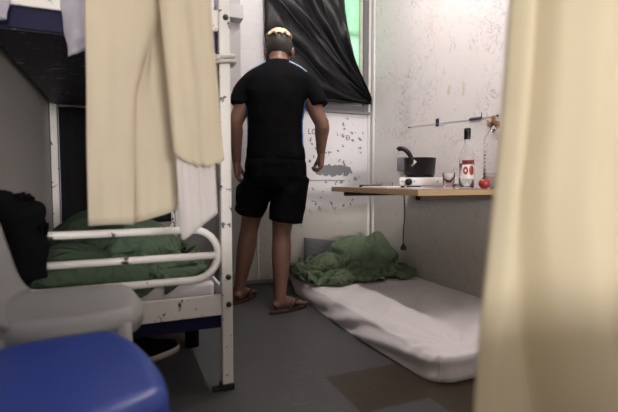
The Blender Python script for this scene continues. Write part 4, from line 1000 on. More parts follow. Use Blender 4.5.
# ------------------------------------------------------------------ floor mattress, pillow, blanket
MX0, MX1, MY0, MY1, MZ = 1.085, 1.875, 1.30, 3.10, .112
bm = bmesh.new()
def sq(t, k=.06):  # concentrates samples near both ends
    return t
def mt(u, v):
    # u across, v along; top skin wraps down the sides
    U = (u - .5) * 2.0; V_ = (v - .5) * 2.0
    def wrap(s, h):  # s in -1..1 -> position, drop
        a = abs(s)
        lim = .80
        if a < lim: return math.copysign(a / lim, s), 0.0
        return math.copysign(1, s), (a - lim) / (1 - lim)
    xu, du = wrap(U, 0); yv, dv = wrap(V_, 0)
    d = max(du, dv)
    bul = .012 * sin(pi * min(1, d)) 
    x = (MX0 + MX1) / 2 + xu * (MX1 - MX0) / 2
    y = (MY0 + MY1) / 2 + yv * (MY1 - MY0) / 2
    z = MZ * (1 - d) + .002
    if d > 0 and d < 1: 
        x += bul * (xu if abs(xu) > .98 else 0); y += bul * (yv if abs(yv) > .98 else 0)
    # soft crown and rounded edges
    cr = max(abs(xu), abs(yv))
    z -= (.012 * sstep(.90, 1.0, cr)) * (1 - d)
    # wrinkles fanning from the near left corner
    px_, py_ = x - (MX0 + .12), y - (MY0 + .03)
    ang = atan2(py_, px_); rr = sqrt(px_ * px_ + py_ * py_)
    w = sin(ang * 17 + 2.0 * nz(x * 3, y * 3, 1) + 3) * exp(-rr * 1.7) * sstep(.02, .18, rr)
    w2 = ridged(x * 2.2 + y * 1.0, y * 4.5 - x * 3, 3.0) - .45
    amp = (1 - d) * sstep(2.60, 2.30, y)
    z += amp * (.008 * w + .012 * w2)
    if d > 0:
        # diagonal pulls along the left side
        q = sin((y * 15 + z * 46) + 2.2 * nz(y * 2, z * 5, 6)) * sstep(0, .3, d) * sstep(1, .8, d)
        if xu < -.98: x -= .013 * q * sstep(2.9, 1.8, y)
        if yv < -.98: y -= .006 * q
    # rounded upright corners
    rc_ = .085
    for cx_, cy_, sx_, sy_ in ((MX0 + rc_, MY0 + rc_, -1, -1), (MX1 - rc_, MY0 + rc_, 1, -1)):
        ex, ey = (x - cx_) * sx_, (y - cy_) * sy_
        if ex > 0 and ey > 0:
            m_ = max(ex, ey); l_ = sqrt(ex * ex + ey * ey)
            if l_ > 1e-6: x = cx_ + sx_ * ex * m_ / l_; y = cy_ + sy_ * ey * m_ / l_
    # the far left corner is tugged aside
    x += .10 * sstep(2.75, 3.10, y) * sstep(-.5, -1, xu) * (0.2 + .8 * d)
    if xu < -.98: x -= .035 * sstep(1.0, .0, abs(y - 2.0)) * d
    return Vector((x, y, max(z, .002)))
grid(bm, 120, 200, mt)
o = obj('mattress', bm, M['sheet'])
tag(o, 'floor mattress in a creased white fitted sheet along the right wall', 'mattress')

bm = bmesh.new()
def pil(sgn):
    def f(u, v):
        a, b = 2 * u - 1, 2 * v - 1
        th = .055 * (max(0, (1 - a ** 4)) * max(0, (1 - b ** 4))) ** .5
        p = Vector((a * .17, b * .095, sgn * th + .004 * nz(a * 4, b * 4, sgn)))
        return p
    return f
grid(bm, 30, 22, pil(1)); grid(bm, 30, 22, pil(-1))
bmesh.ops.remove_doubles(bm, verts=bm.verts, dist=.003)
R = Matrix.Translation((1.44, 3.095, .222)) @ Matrix.Rotation(radians(8), 4, 'Y') @ Matrix.Rotation(radians(74), 4, 'X')
bmesh.ops.transform(bm, matrix=R, verts=bm.verts)
o = obj('pillow', bm, M['dark_grey_cloth']); tag(o, 'dark grey pillow propped against the back wall behind the green blanket', 'pillow')

FLOOR_CLOTH = (54, 48, [
1190,2360,134,1183,2379,121,1181,2400,121,1176,2417,137,1163,2406,156,1152,2381,152,1147,2377,130,1145,2398,122,1147,2411,144,1157,2392,158,1168,2378,140,1159,2390,121,1146,2411,121,1132,2428,121,1120,2446,132,1113,2439,154,1110,2414,152,1100,2408,130,1084,2424,121,1070,2442,127,
1062,2455,146,1046,2473,144,1051,2482,122,1076,2486,121,1099,2494,121,1121,2508,122,1137,2527,124,1141,2551,121,1112,2558,122,1089,2565,122,1067,2576,121,1047,2590,122,1032,2605,135,1036,2621,153,1055,2637,151,1058,2652,131,1041,2666,121,1025,2682,131,1029,2696,151,1052,2706,151,
1053,2724,132,1038,2742,136,1032,2760,124,1021,2783,121,1019,2799,140,1026,2818,153,1042,2837,148,1042,2842,123,1212,2360,122,1208,2384,121,1204,2406,125,1195,2412,148,1185,2393,160,1175,2374,151,1170,2377,125,1168,2401,121,1168,2418,141,1177,2405,160,1188,2392,141,1180,2407,122,
1166,2424,121,1152,2442,121,1141,2453,142,1137,2433,156,1131,2414,141,1118,2422,121,1102,2440,121,1087,2458,123,1078,2473,139,1064,2489,150,1050,2503,136,1068,2508,121,1088,2516,121,1108,2520,138,1124,2534,145,1135,2556,144,1118,2574,145,1097,2586,132,1080,2598,121,1060,2613,121,
1040,2624,121,1026,2638,137,1037,2654,154,1056,2670,148,1059,2683,127,1040,2698,121,1027,2716,135,1040,2729,155,1064,2736,149,1051,2755,155,1044,2776,142,1044,2792,123,1030,2814,121,1020,2831,131,1020,2850,146,1020,2854,121,1235,2362,121,1231,2387,121,1227,2407,132,1217,2404,156,
1206,2384,162,1197,2368,146,1195,2376,124,1193,2401,122,1194,2421,137,1196,2417,163,1208,2408,141,1198,2419,121,1185,2439,121,1172,2457,128,1163,2453,152,1160,2427,151,1151,2423,129,1136,2441,121,1120,2457,121,1105,2474,121,1089,2490,129,1081,2507,143,1062,2524,144,1056,2530,121,
1078,2535,132,1090,2531,152,1105,2550,149,1114,2560,128,1128,2587,131,1113,2604,121,1094,2620,121,1069,2630,121,1054,2643,121,1033,2655,122,1024,2671,141,1038,2686,153,1059,2702,144,1060,2715,121,1039,2732,121,1034,2746,138,1059,2752,125,1074,2764,142,1065,2789,151,1056,2807,140,
1054,2822,127,1039,2845,122,1037,2866,139,1020,2879,127,1260,2367,121,1254,2391,123,1249,2404,142,1238,2395,162,1227,2373,163,1220,2362,142,1218,2374,121,1217,2399,121,1217,2411,142,1221,2425,162,1211,2434,142,1217,2434,121,1204,2455,121,1192,2466,139,1186,2446,156,1183,2428,139,
1169,2438,121,1153,2457,121,1138,2472,121,1123,2490,121,1107,2507,121,1095,2523,132,1081,2540,134,1063,2554,121,1059,2550,145,1074,2547,163,1084,2561,145,1096,2576,132,1106,2593,146,1114,2617,144,1106,2636,133,1087,2650,126,1068,2664,121,1049,2676,121,1028,2689,121,1024,2704,141,
1043,2720,144,1065,2735,140,1059,2750,121,1038,2764,139,1049,2778,121,1073,2781,121,1087,2793,141,1079,2818,143,1067,2837,139,1061,2855,121,1050,2876,121,1038,2895,122,1285,2374,121,1277,2396,128,1270,2401,151,1261,2385,167,1249,2363,164,1244,2360,139,1242,2376,121,1240,2399,121,
1240,2416,137,1242,2434,149,1225,2453,150,1236,2444,122,1228,2463,135,1211,2466,154,1210,2442,153,1203,2440,128,1186,2455,121,1170,2472,121,1156,2489,121,1141,2506,121,1126,2522,122,1111,2538,121,1097,2554,121,1082,2571,127,1073,2571,147,1064,2570,169,1061,2575,145,1076,2585,128,
1083,2604,145,1092,2622,157,1101,2645,155,1094,2665,144,1073,2678,140,1059,2695,132,1044,2711,122,1021,2721,121,1038,2737,123,1046,2755,140,1067,2769,130,1061,2775,152,1047,2797,142,1068,2805,129,1095,2803,121,1093,2826,121,1090,2847,132,1080,2866,122,1070,2887,121,1059,2907,121,
1307,2384,121,1301,2399,135,1292,2396,158,1285,2375,167,1272,2360,155,1260,2379,144,1266,2380,121,1263,2403,121,1256,2424,121,1248,2446,123,1247,2467,135,1258,2444,138,1243,2449,156,1229,2458,169,1233,2452,139,1219,2458,123,1202,2473,121,1186,2485,134,1173,2505,128,1159,2523,126,
1143,2538,133,1127,2553,121,1117,2573,121,1104,2575,141,1093,2565,159,1084,2586,170,1073,2598,151,1064,2599,126,1063,2619,137,1071,2635,151,1077,2652,163,1086,2671,170,1060,2676,162,1045,2694,152,1039,2716,146,1020,2732,143,1020,2753,131,1033,2772,125,1049,2787,130,1066,2801,138,
1062,2808,163,1083,2812,152,1104,2814,143,1116,2832,128,1111,2854,123,1102,2876,121,1091,2898,121,1080,2918,121,1332,2394,125,1322,2406,144,1317,2386,160,1305,2366,150,1286,2364,136,1280,2386,151,1289,2387,127,1285,2408,121,1279,2430,121,1273,2451,121,1268,2473,127,1275,2457,146,
1264,2459,166,1246,2475,168,1239,2476,145,1233,2479,122,1214,2493,121,1202,2501,140,1184,2516,147,1175,2536,138,1158,2554,143,1151,2569,121,1138,2572,138,1121,2556,149,1114,2568,170,1107,2592,162,1095,2599,141,1088,2609,121,1083,2632,121,1071,2651,130,1071,2669,143,1084,2688,155,
1068,2697,171,1045,2703,174,1031,2722,171,1025,2744,164,1020,2764,154,1020,2784,142,1028,2808,136,1044,2820,144,1060,2833,154,1082,2835,160,1106,2832,160,1128,2839,148,1126,2862,139,1121,2885,135,1111,2908,132,1101,2929,129,1355,2389,136,1344,2399,156,1334,2382,141,1316,2378,127,
1292,2388,128,1304,2385,153,1313,2390,132,1307,2412,121,1303,2434,121,1297,2456,121,1291,2478,124,1292,2472,148,1280,2478,168,1262,2493,165,1250,2497,145,1245,2498,121,1228,2514,122,1215,2522,139,1202,2530,158,1188,2550,158,1181,2567,139,1170,2557,121,1151,2546,137,1142,2549,161,
1137,2574,167,1127,2587,148,1118,2600,131,1110,2620,121,1100,2641,121,1092,2663,121,1082,2682,123,1075,2700,135,1067,2715,150,1059,2725,168,1049,2734,186,1044,2755,176,1042,2773,162,1044,2788,146,1038,2803,121,1048,2828,121,1065,2843,131,1086,2853,144,1106,2858,155,1131,2850,169,
1123,2869,164,1114,2888,158,1107,2910,156,1099,2931,153,1373,2406,147,1354,2417,144,1340,2401,124,1318,2403,121,1297,2413,135,1313,2408,155,1333,2399,140,1331,2415,121,1327,2440,121,1320,2461,121,1313,2484,124,1306,2490,146,1296,2496,169,1278,2508,157,1272,2499,135,1262,2514,121,
1246,2530,133,1235,2526,153,1221,2541,167,1212,2562,155,1203,2554,131,1184,2537,125,1170,2536,151,1167,2556,162,1157,2575,154,1149,2591,140,1141,2610,129,1132,2629,121,1122,2650,121,1113,2671,121,1106,2693,123,1099,2708,140,1089,2716,159,1077,2717,183,1075,2742,185,1067,2752,165,
1057,2760,146,1050,2770,128,1060,2792,121,1068,2814,121,1082,2830,121,1102,2842,127,1118,2842,144,1110,2837,171,1100,2859,172,1092,2881,168,1085,2903,166,1077,2925,164,1385,2423,132,1365,2425,121,1341,2426,121,1319,2427,122,1302,2435,136,1325,2428,148,1346,2417,149,1354,2420,123,
1350,2444,121,1343,2467,121,1337,2490,128,1329,2503,147,1314,2507,165,1298,2509,145,1288,2507,121,1280,2530,127,1267,2532,146,1254,2529,167,1244,2554,168,1234,2555,144,1218,2537,144,1200,2522,136,1196,2543,147,1188,2565,151,1179,2586,154,1165,2606,153,1155,2624,143,1154,2640,126,
1143,2660,121,1136,2682,121,1128,2691,140,1108,2688,154,1099,2697,174,1102,2720,186,1093,2734,166,1073,2730,154,1063,2741,132,1073,2761,121,1079,2783,132,1076,2804,143,1095,2812,131,1116,2818,121,1113,2816,147,1092,2828,157,1081,2850,159,1071,2872,160,1062,2894,161,1054,2916,161,
1386,2400,121,1364,2401,130,1341,2411,142,1325,2428,148,1314,2453,149,1337,2451,140,1357,2438,148,1376,2430,135,1374,2451,121,1366,2474,125,1356,2486,143,1339,2483,161,1315,2480,154,1305,2489,135,1311,2512,121,1300,2530,140,1286,2520,158,1277,2538,175,1267,2553,156,1252,2537,146,
1235,2520,138,1219,2530,121,1207,2552,127,1196,2573,129,1188,2595,134,1186,2616,145,1174,2636,150,1164,2655,143,1165,2672,121,1157,2679,140,1136,2670,149,1123,2674,168,1123,2695,182,1121,2717,169,1102,2714,155,1083,2713,138,1086,2735,125,1090,2756,138,1080,2772,154,1087,2794,159,
1103,2789,140,1116,2792,122,1095,2809,132,1085,2829,134,1075,2850,135,1064,2870,137,1053,2891,138,1043,2912,139,1392,2394,145,1375,2407,155,1360,2428,157,1344,2447,145,1330,2445,167,1347,2462,166,1368,2458,151,1387,2446,147,1396,2458,126,1382,2472,145,1362,2467,158,1340,2458,155,
1323,2462,138,1326,2481,121,1331,2505,132,1315,2507,151,1307,2520,172,1301,2543,166,1286,2540,146,1270,2519,140,1253,2524,121,1239,2544,121,1227,2564,121,1216,2584,121,1205,2605,121,1197,2628,126,1196,2647,142,1186,2669,146,1183,2661,123,1165,2653,141,1151,2654,161,1146,2671,178,
1145,2696,173,1134,2705,154,1114,2698,140,1104,2710,124,1104,2729,141,1100,2745,157,1098,2764,171,1101,2786,175,1118,2791,156,1129,2805,141,1118,2820,121,1104,2839,121,1093,2859,121,1081,2880,121,1070,2900,121,1058,2922,121,1407,2414,155,1389,2427,146,1370,2435,133,1346,2425,135,
1345,2425,162,1359,2442,176,1378,2459,175,1399,2464,162,1411,2457,145,1390,2448,152,1369,2441,156,1347,2437,143,1340,2452,124,1349,2478,126,1342,2488,146,1337,2502,165,1332,2526,170,1320,2538,151,1305,2520,140,1289,2522,121,1272,2541,121,1259,2557,125,1247,2576,124,1236,2595,122,
1226,2616,121,1218,2637,121,1209,2660,121,1207,2676,138,1200,2649,137,1186,2644,154,1173,2651,173,1169,2676,176,1163,2691,158,1147,2690,140,1136,2699,122,1126,2719,121,1125,2733,141,1124,2750,155,1124,2767,170,1125,2787,184,1117,2810,174,1118,2823,156,1130,2835,138,1126,2852,121,
1114,2871,121,1102,2891,121,1091,2912,121,1079,2933,121,1419,2427,137,1399,2422,124,1376,2412,121,1357,2403,138,1364,2413,160,1377,2426,173,1392,2440,185,1413,2453,179,1418,2437,158,1398,2426,155,1376,2419,148,1365,2425,128,1363,2448,121,1365,2465,139,1365,2483,155,1362,2506,162,
1352,2528,155,1336,2523,138,1321,2528,121,1303,2545,121,1287,2549,138,1271,2564,145,1260,2584,144,1253,2605,137,1247,2625,131,1240,2645,121,1234,2668,123,1228,2668,147,1219,2645,149,1205,2639,168,1196,2659,179,1190,2677,164,1179,2683,143,1170,2695,127,1158,2714,121,1145,2732,121,
1129,2749,122,1119,2766,136,1125,2783,151,1140,2797,163,1140,2817,178,1126,2837,173,1125,2854,154,1141,2866,137,1134,2883,121,1123,2903,121,1112,2923,121,1100,2944,121,1430,2414,121,1409,2400,121,1389,2387,122,1378,2389,144,1383,2415,142,1390,2434,153,1408,2428,168,1426,2432,185,
1421,2413,172,1409,2404,153,1395,2404,134,1388,2425,121,1387,2448,121,1388,2465,136,1386,2488,144,1381,2511,146,1368,2526,138,1353,2533,121,1336,2550,121,1320,2557,135,1304,2556,153,1290,2576,156,1283,2594,142,1275,2607,125,1269,2629,121,1263,2651,121,1257,2671,132,1249,2660,151,
1240,2640,162,1226,2647,181,1217,2669,175,1211,2676,154,1202,2694,139,1188,2711,134,1176,2729,128,1163,2748,123,1147,2764,121,1131,2781,121,1122,2800,133,1130,2817,149,1150,2827,156,1150,2845,174,1138,2867,172,1137,2884,154,1149,2895,136,1144,2914,121,1132,2935,121,1121,2955,121,
1442,2392,121,1421,2380,121,1404,2372,136,1403,2391,151,1405,2410,133,1407,2434,135,1422,2442,154,1441,2433,165,1442,2408,163,1431,2398,142,1419,2405,123,1412,2428,121,1412,2450,121,1407,2473,121,1400,2493,124,1393,2514,124,1384,2533,121,1370,2552,121,1353,2561,136,1337,2553,153,
1322,2569,165,1313,2586,150,1303,2590,128,1297,2612,121,1292,2634,121,1286,2658,121,1279,2668,142,1271,2650,155,1260,2644,176,1246,2661,186,1239,2676,168,1229,2694,157,1211,2708,158,1194,2723,155,1180,2740,151,1169,2758,144,1151,2773,144,1153,2792,130,1143,2811,121,1134,2831,126,
1140,2848,143,1161,2856,153,1162,2873,171,1151,2896,170,1151,2913,153,1161,2925,134,1154,2946,124,1143,2966,121,1448,2379,141,1434,2360,127,1427,2368,148,1425,2393,154,1429,2407,131,1428,2431,121,1435,2450,135,1452,2432,144,1463,2412,152,1455,2403,131,1441,2419,121,1429,2431,140,
1422,2453,143,1427,2476,136,1423,2497,131,1416,2523,127,1405,2545,128,1388,2560,137,1370,2555,153,1353,2564,169,1342,2584,160,1334,2580,138,1326,2595,121,1320,2618,121,1315,2640,121,1308,2661,128,1300,2665,150,1292,2650,167,1279,2657,186,1265,2675,188,1255,2692,174,1238,2708,175,
1221,2722,175,1204,2737,173,1190,2754,168,1177,2772,161,1159,2786,162,1151,2805,151,1162,2820,136,1159,2838,121,1150,2860,122,1154,2877,140,1175,2883,152,1177,2900,171,1168,2921,168,1173,2936,150,1168,2957,141,1154,2976,140,1464,2360,147,1457,2360,125,1450,2378,140,1448,2396,153,
1453,2417,140,1447,2432,124,1455,2456,121,1470,2440,132,1483,2420,143,1476,2422,121,1460,2434,121,1450,2441,146,1438,2457,161,1428,2481,161,1425,2504,155,1423,2527,149,1419,2552,147,1403,2563,155,1385,2563,171,1370,2582,173,1364,2590,151,1358,2582,130,1349,2602,121,1343,2624,121,
1339,2646,121,1330,2662,136,1322,2657,158,1312,2659,179,1297,2673,191,1283,2691,189,1268,2709,186,1251,2723,189,1234,2738,189,1218,2754,187,1203,2770,181,1190,2787,173,1172,2803,175,1157,2820,169,1156,2839,151,1173,2848,139,1176,2864,121,1167,2888,121,1171,2904,139,1192,2909,153,
1193,2926,172,1180,2945,172,1172,2964,163,1151,2973,165,1488,2365,139,1476,2376,121,1458,2391,121,1438,2405,130,1432,2424,151,1440,2448,147,1459,2464,142,1479,2450,150,1499,2440,143,1487,2446,121,1468,2453,121,1446,2461,132,1454,2475,152,1452,2488,169,1441,2509,175,1434,2531,171,
1433,2553,166,1416,2564,176,1400,2579,184,1390,2595,169,1388,2589,146,1382,2591,124,1371,2611,121,1361,2626,136,1361,2650,132,1351,2667,144,1342,2665,167,1329,2675,184,1314,2690,195,1300,2708,192,1283,2724,197,1266,2740,199,1250,2756,199,1234,2772,196,1219,2788,190,1205,2803,181,
1189,2819,179,1175,2836,177,1161,2855,169,1164,2871,149,1187,2876,141,1194,2890,121,1185,2914,121,1188,2929,140,1206,2939,154,1202,2958,173,1184,2973,181,1163,2982,186,1501,2385,141,1491,2392,121,1473,2407,121,1460,2417,138,1451,2420,163,1454,2442,168,1463,2465,166,1488,2467,165,
1507,2462,148,1488,2470,132,1469,2477,121,1443,2480,121,1436,2490,143,1455,2506,148,1463,2520,165,1457,2537,181,1445,2556,187,1432,2575,191,1419,2594,186,1412,2602,165,1411,2598,144,1404,2606,121,1390,2625,121,1384,2630,144,1374,2648,155,1372,2672,155,1357,2684,169,1343,2695,182,
1331,2707,199,1316,2724,201,1300,2741,204,1283,2757,206,1267,2774,205,1251,2790,201,1236,2806,194,1222,2821,184,1208,2833,170,1192,2846,161,1184,2866,172,1170,2887,167,1179,2900,147,1204,2904,141,1211,2917,121,1200,2940,121,1199,2955,140,1201,2975,154,1191,2991,166,1170,3000,173,
1516,2405,145,1509,2411,122,1493,2410,137,1475,2398,151,1472,2414,170,1478,2437,162,1476,2451,144,1482,2475,141,1506,2486,147,1486,2494,144,1466,2497,134,1447,2503,121,1427,2511,131,1438,2523,150,1455,2538,149,1469,2553,164,1466,2571,184,1453,2588,191,1438,2606,185,1436,2608,162,
1433,2612,137,1422,2623,121,1406,2641,121,1403,2645,144,1396,2652,166,1385,2670,177,1374,2688,186,1362,2709,188,1348,2724,198,1333,2741,205,1317,2758,208,1301,2775,209,1285,2792,207,1269,2809,203,1253,2825,195,1238,2839,184,1224,2850,169,1210,2859,151,1197,2877,154,1194,2894,172,
1185,2916,165,1198,2927,147,1222,2932,139,1224,2949,121,1209,2968,121,1193,2980,133,1185,3000,145,1162,3000,149,1539,2400,136,1521,2391,121,1502,2384,137,1497,2389,161,1496,2412,168,1496,2427,149,1497,2446,133,1498,2466,122,1502,2488,121,1492,2505,121,1475,2517,121,1455,2525,121,
1432,2532,121,1423,2540,141,1438,2557,153,1458,2572,151,1473,2585,164,1471,2602,182,1456,2621,185,1445,2631,166,1449,2632,141,1440,2642,121,1422,2658,121,1411,2668,140,1414,2668,164,1405,2682,182,1394,2701,192,1381,2720,198,1366,2739,201,1352,2757,206,1336,2774,209,1320,2792,210,
1303,2810,207,1287,2826,201,1271,2842,192,1256,2856,180,1241,2866,164,1228,2873,145,1213,2890,143,1214,2903,163,1207,2922,177,1202,2944,166,1219,2954,151,1237,2964,135,1227,2983,125,1207,2999,122,1181,3000,122,1158,2992,126,1550,2377,143,1534,2370,125,1525,2378,145,1522,2391,164,
1518,2413,171,1520,2428,152,1521,2446,137,1523,2470,126,1522,2497,122,1509,2521,121,1488,2537,121,1466,2546,121,1443,2554,121,1420,2562,128,1422,2577,149,1442,2592,152,1464,2606,153,1480,2616,164,1475,2635,181,1457,2650,169,1458,2652,143,1455,2662,124,1437,2677,121,1425,2687,138,
1431,2683,161,1420,2698,175,1407,2717,179,1398,2735,192,1385,2754,200,1371,2772,205,1355,2790,207,1339,2808,207,1322,2826,203,1306,2843,196,1290,2858,186,1274,2871,173,1260,2880,156,1246,2886,137,1231,2903,133,1225,2919,149,1230,2928,171,1220,2949,181,1224,2969,168,1245,2977,152,
1229,2994,148,1204,2993,148,1183,2979,142,1173,2972,121,1569,2376,126,1551,2389,121,1534,2400,134,1542,2404,155,1541,2418,176,1531,2440,171,1530,2457,155,1523,2477,148,1514,2499,145,1503,2521,144,1491,2543,143,1473,2561,137,1453,2573,128,1431,2582,121,1414,2597,130,1429,2613,150,
1451,2625,154,1474,2635,150,1489,2647,167,1474,2667,174,1466,2677,152,1470,2683,129,1452,2696,121,1440,2705,139,1450,2698,161,1439,2711,178,1426,2731,177,1416,2749,188,1404,2768,196,1390,2787,201,1374,2805,203,1358,2823,201,1341,2841,197,1325,2857,189,1308,2872,178,1293,2883,163,
1279,2891,146,1264,2899,129,1249,2917,125,1240,2935,139,1246,2942,162,1244,2952,182,1237,2975,192,1250,2982,173,1225,2976,167,1211,2966,151,1201,2966,130,1198,2988,121,1583,2397,121,1563,2410,121,1543,2421,125,1538,2427,147,1559,2430,163,1554,2451,174,1537,2469,177,1516,2480,172,
1498,2493,162,1483,2512,156,1472,2533,155,1458,2553,154,1443,2572,152,1437,2593,145,1432,2608,122,1432,2629,130,1443,2647,142,1465,2659,153,1489,2663,149,1494,2680,169,1477,2698,159,1481,2702,134,1466,2716,121,1456,2723,141,1468,2714,160,1457,2725,179,1444,2744,170,1435,2763,181,
1423,2782,189,1408,2801,193,1392,2819,195,1376,2837,193,1359,2854,187,1343,2870,178,1327,2883,166,1312,2893,151,1297,2898,132,1281,2913,121,1267,2931,121,1258,2952,131,1252,2963,151,1257,2973,172,1263,2966,196,1249,2953,179,1236,2954,160,1227,2953,139,1224,2969,121,1221,2994,121,
1595,2417,121,1576,2431,121,1555,2444,122,1539,2449,143,1563,2440,143,1559,2464,152,1548,2484,162,1531,2500,170,1510,2510,175,1489,2520,178,1474,2538,179,1465,2560,175,1459,2583,165,1458,2596,143,1454,2604,121,1456,2627,121,1459,2648,121,1465,2671,129,1480,2686,142,1504,2692,151,
1498,2714,161,1487,2725,142,1478,2737,123,1467,2744,144,1483,2733,162,1474,2736,184,1464,2758,174,1452,2778,171,1441,2797,178,1426,2814,182,1410,2831,184,1393,2848,181,1377,2865,175,1361,2879,165,1345,2891,152,1330,2897,135,1316,2910,122,1302,2930,121,1285,2947,121,1271,2963,128,
1271,2977,146,1280,2973,169,1280,2952,182,1264,2938,171,1254,2938,149,1245,2947,128,1248,2971,121,1248,2994,121,1607,2434,121,1590,2450,121,1573,2465,131,1557,2465,149,1551,2450,122,1544,2470,130,1539,2489,139,1528,2507,145,1515,2525,153,1504,2539,167,1495,2550,187,1489,2570,177,
1484,2578,156,1472,2578,134,1477,2599,121,1479,2622,121,1482,2644,121,1488,2666,121,1493,2688,121,1502,2707,131,1516,2722,145,1505,2741,141,1491,2757,127,1482,2764,148,1492,2754,169,1489,2751,193,1467,2764,197,1466,2788,189,1459,2812,189,1443,2829,181,1427,2847,175,1409,2860,167,
1394,2873,159,1379,2885,148,1364,2897,136,1350,2910,126,1333,2928,121,1316,2944,121,1305,2960,121,1289,2981,121,1293,2984,145,1300,2966,160,1297,2943,168,1282,2926,159,1272,2928,137,1271,2947,122,1273,2973,121,1273,2993,121,1625,2455,121,1608,2464,136,1590,2460,152,1573,2443,144,
1571,2459,121,1564,2482,121,1556,2503,126,1547,2522,139,1537,2534,159,1522,2533,180,1518,2557,188,1512,2568,167,1499,2561,146,1495,2575,127,1493,2598,139,1494,2621,140,1505,2639,129,1512,2659,121,1518,2682,121,1523,2704,121,1524,2726,121,1520,2747,121,1513,2768,133,1503,2776,152,
1494,2777,175,1496,2773,200,1477,2777,215,1454,2788,211,1441,2807,204,1435,2832,204,1422,2853,198,1409,2872,189,1394,2888,178,1385,2903,164,1374,2916,149,1362,2930,136,1351,2945,127,1336,2961,124,1320,2977,121,1309,2997,121,1317,2982,141,1315,2957,144,1313,2935,153,1300,2915,148,
1292,2922,126,1298,2946,121,1296,2970,121,1298,2992,121,1642,2455,140,1622,2451,153,1602,2436,151,1593,2440,127,1592,2465,121,1587,2488,122,1579,2506,136,1566,2517,154,1550,2518,172,1542,2533,192,1541,2556,180,1530,2553,157,1522,2559,135,1516,2581,127,1515,2596,147,1511,2619,157,
1512,2644,152,1527,2659,140,1539,2679,132,1546,2701,124,1549,2727,121,1544,2753,122,1532,2760,147,1524,2772,166,1517,2787,183,1501,2797,200,1483,2802,215,1460,2805,227,1433,2808,227,1413,2824,216,1402,2845,208,1389,2863,200,1375,2880,189,1364,2900,179,1357,2920,168,1353,2940,158,
1358,2959,146,1340,2970,147,1330,2990,142,1336,3000,121,1330,2973,121,1327,2950,125,1327,2928,136,1317,2902,134,1317,2923,121,1321,2943,121,1321,2966,121,1323,2990,121,1653,2438,155,1632,2426,154,1617,2423,135,1616,2444,121,1615,2468,121,1607,2486,137,1592,2494,153,1575,2499,168,
1568,2512,188,1566,2536,192,1559,2543,169,1553,2553,149,1546,2568,132,1537,2588,121,1531,2608,136,1536,2623,154,1532,2644,167,1527,2669,164,1530,2690,152,1547,2707,147,1554,2729,144,1558,2752,139,1551,2777,145,1531,2793,155,1510,2804,167,1490,2809,182,1472,2814,197,1457,2824,212,
1440,2831,230,1415,2836,238,1394,2852,231,1383,2872,221,1374,2892,211,1369,2912,199,1363,2932,189,1360,2952,178,1368,2969,164,1351,2985,163,1352,3000,143,1357,2990,121,1355,2970,121,1349,2945,121,1346,2921,121,1342,2902,138,1326,2922,145,1340,2942,137,1344,2965,135,1346,2988,132,
1661,2415,160,1645,2409,143,1638,2420,121,1639,2445,121,1631,2462,139,1612,2467,152,1597,2475,168,1593,2492,185,1593,2516,190,1589,2539,184,1579,2557,174,1565,2571,161,1555,2586,147,1557,2599,125,1543,2620,121,1540,2640,137,1552,2653,154,1551,2674,170,1541,2697,175,1531,2718,166,
1529,2733,148,1532,2749,132,1533,2774,124,1515,2789,139,1494,2791,154,1474,2797,167,1453,2807,178,1439,2821,194,1424,2840,209,1423,2856,227,1409,2870,240,1395,2889,236,1395,2904,217,1393,2919,198,1387,2940,192,1378,2961,194,1371,2982,186,1368,3000,171,1373,3002,146,1380,2986,126,
1375,2962,121,1373,2940,121,1370,2918,130,1358,2913,153,1338,2926,163,1328,2948,161,1334,2970,160,1338,2993,156,1669,2391,153,1670,2404,132,1661,2421,121,1652,2436,140,1632,2441,152,1620,2452,170,1618,2472,183,1618,2496,182,1611,2517,172,1602,2536,164,1596,2556,156,1587,2577,152,
1576,2596,151,1566,2615,142,1565,2629,121,1554,2651,121,1552,2670,136,1562,2687,152,1561,2708,164,1551,2732,170,1535,2752,163,1518,2764,146,1510,2770,121,1498,2790,121,1482,2802,135,1468,2814,150,1456,2828,166,1446,2844,183,1437,2857,199,1430,2873,212,1424,2887,229,1414,2905,242,
1411,2921,225,1415,2928,202,1409,2949,191,1400,2970,197,1393,2992,193,1392,3000,170,1386,2982,156,1401,2979,136,1399,2960,121,1397,2937,127,1385,2930,147,1367,2938,154,1346,2935,139,1327,2949,136,1318,2971,138,1316,2996,144,1663,2369,140,1657,2385,121,1649,2401,136,1648,2414,153,
1644,2429,171,1644,2453,178,1640,2476,170,1627,2493,158,1607,2505,151,1595,2525,143,1588,2547,135,1585,2570,128,1585,2595,127,1590,2617,138,1583,2639,134,1577,2657,121,1569,2679,121,1566,2699,131,1566,2719,143,1564,2740,152,1553,2762,151,1537,2778,139,1527,2789,121,1513,2808,122,
1499,2818,141,1487,2823,161,1476,2830,181,1465,2841,199,1456,2855,215,1450,2873,228,1445,2894,233,1437,2913,245,1433,2931,230,1436,2938,207,1430,2958,195,1422,2979,202,1417,3000,190,1414,2992,167,1401,2971,170,1407,2961,152,1423,2955,131,1411,2945,147,1388,2955,152,1370,2959,139,
1362,2941,121,1348,2959,121,1339,2978,125,1329,3000,124,1679,2360,122,1681,2384,121,1674,2394,144,1672,2407,164,1669,2433,170,1661,2454,159,1641,2464,150,1623,2478,139,1612,2499,128,1608,2522,122,1607,2546,121,1607,2570,121,1607,2593,121,1606,2616,121,1604,2639,121,1599,2661,121,
1593,2683,121,1587,2705,121,1582,2727,126,1582,2747,137,1572,2768,136,1559,2782,123,1548,2803,121,1533,2813,138,1519,2816,156,1507,2821,175,1496,2830,195,1486,2841,213,1478,2856,229,1471,2875,240,1466,2897,246,1461,2920,247,1458,2938,233,1458,2948,212,1453,2967,201,1444,2990,204,
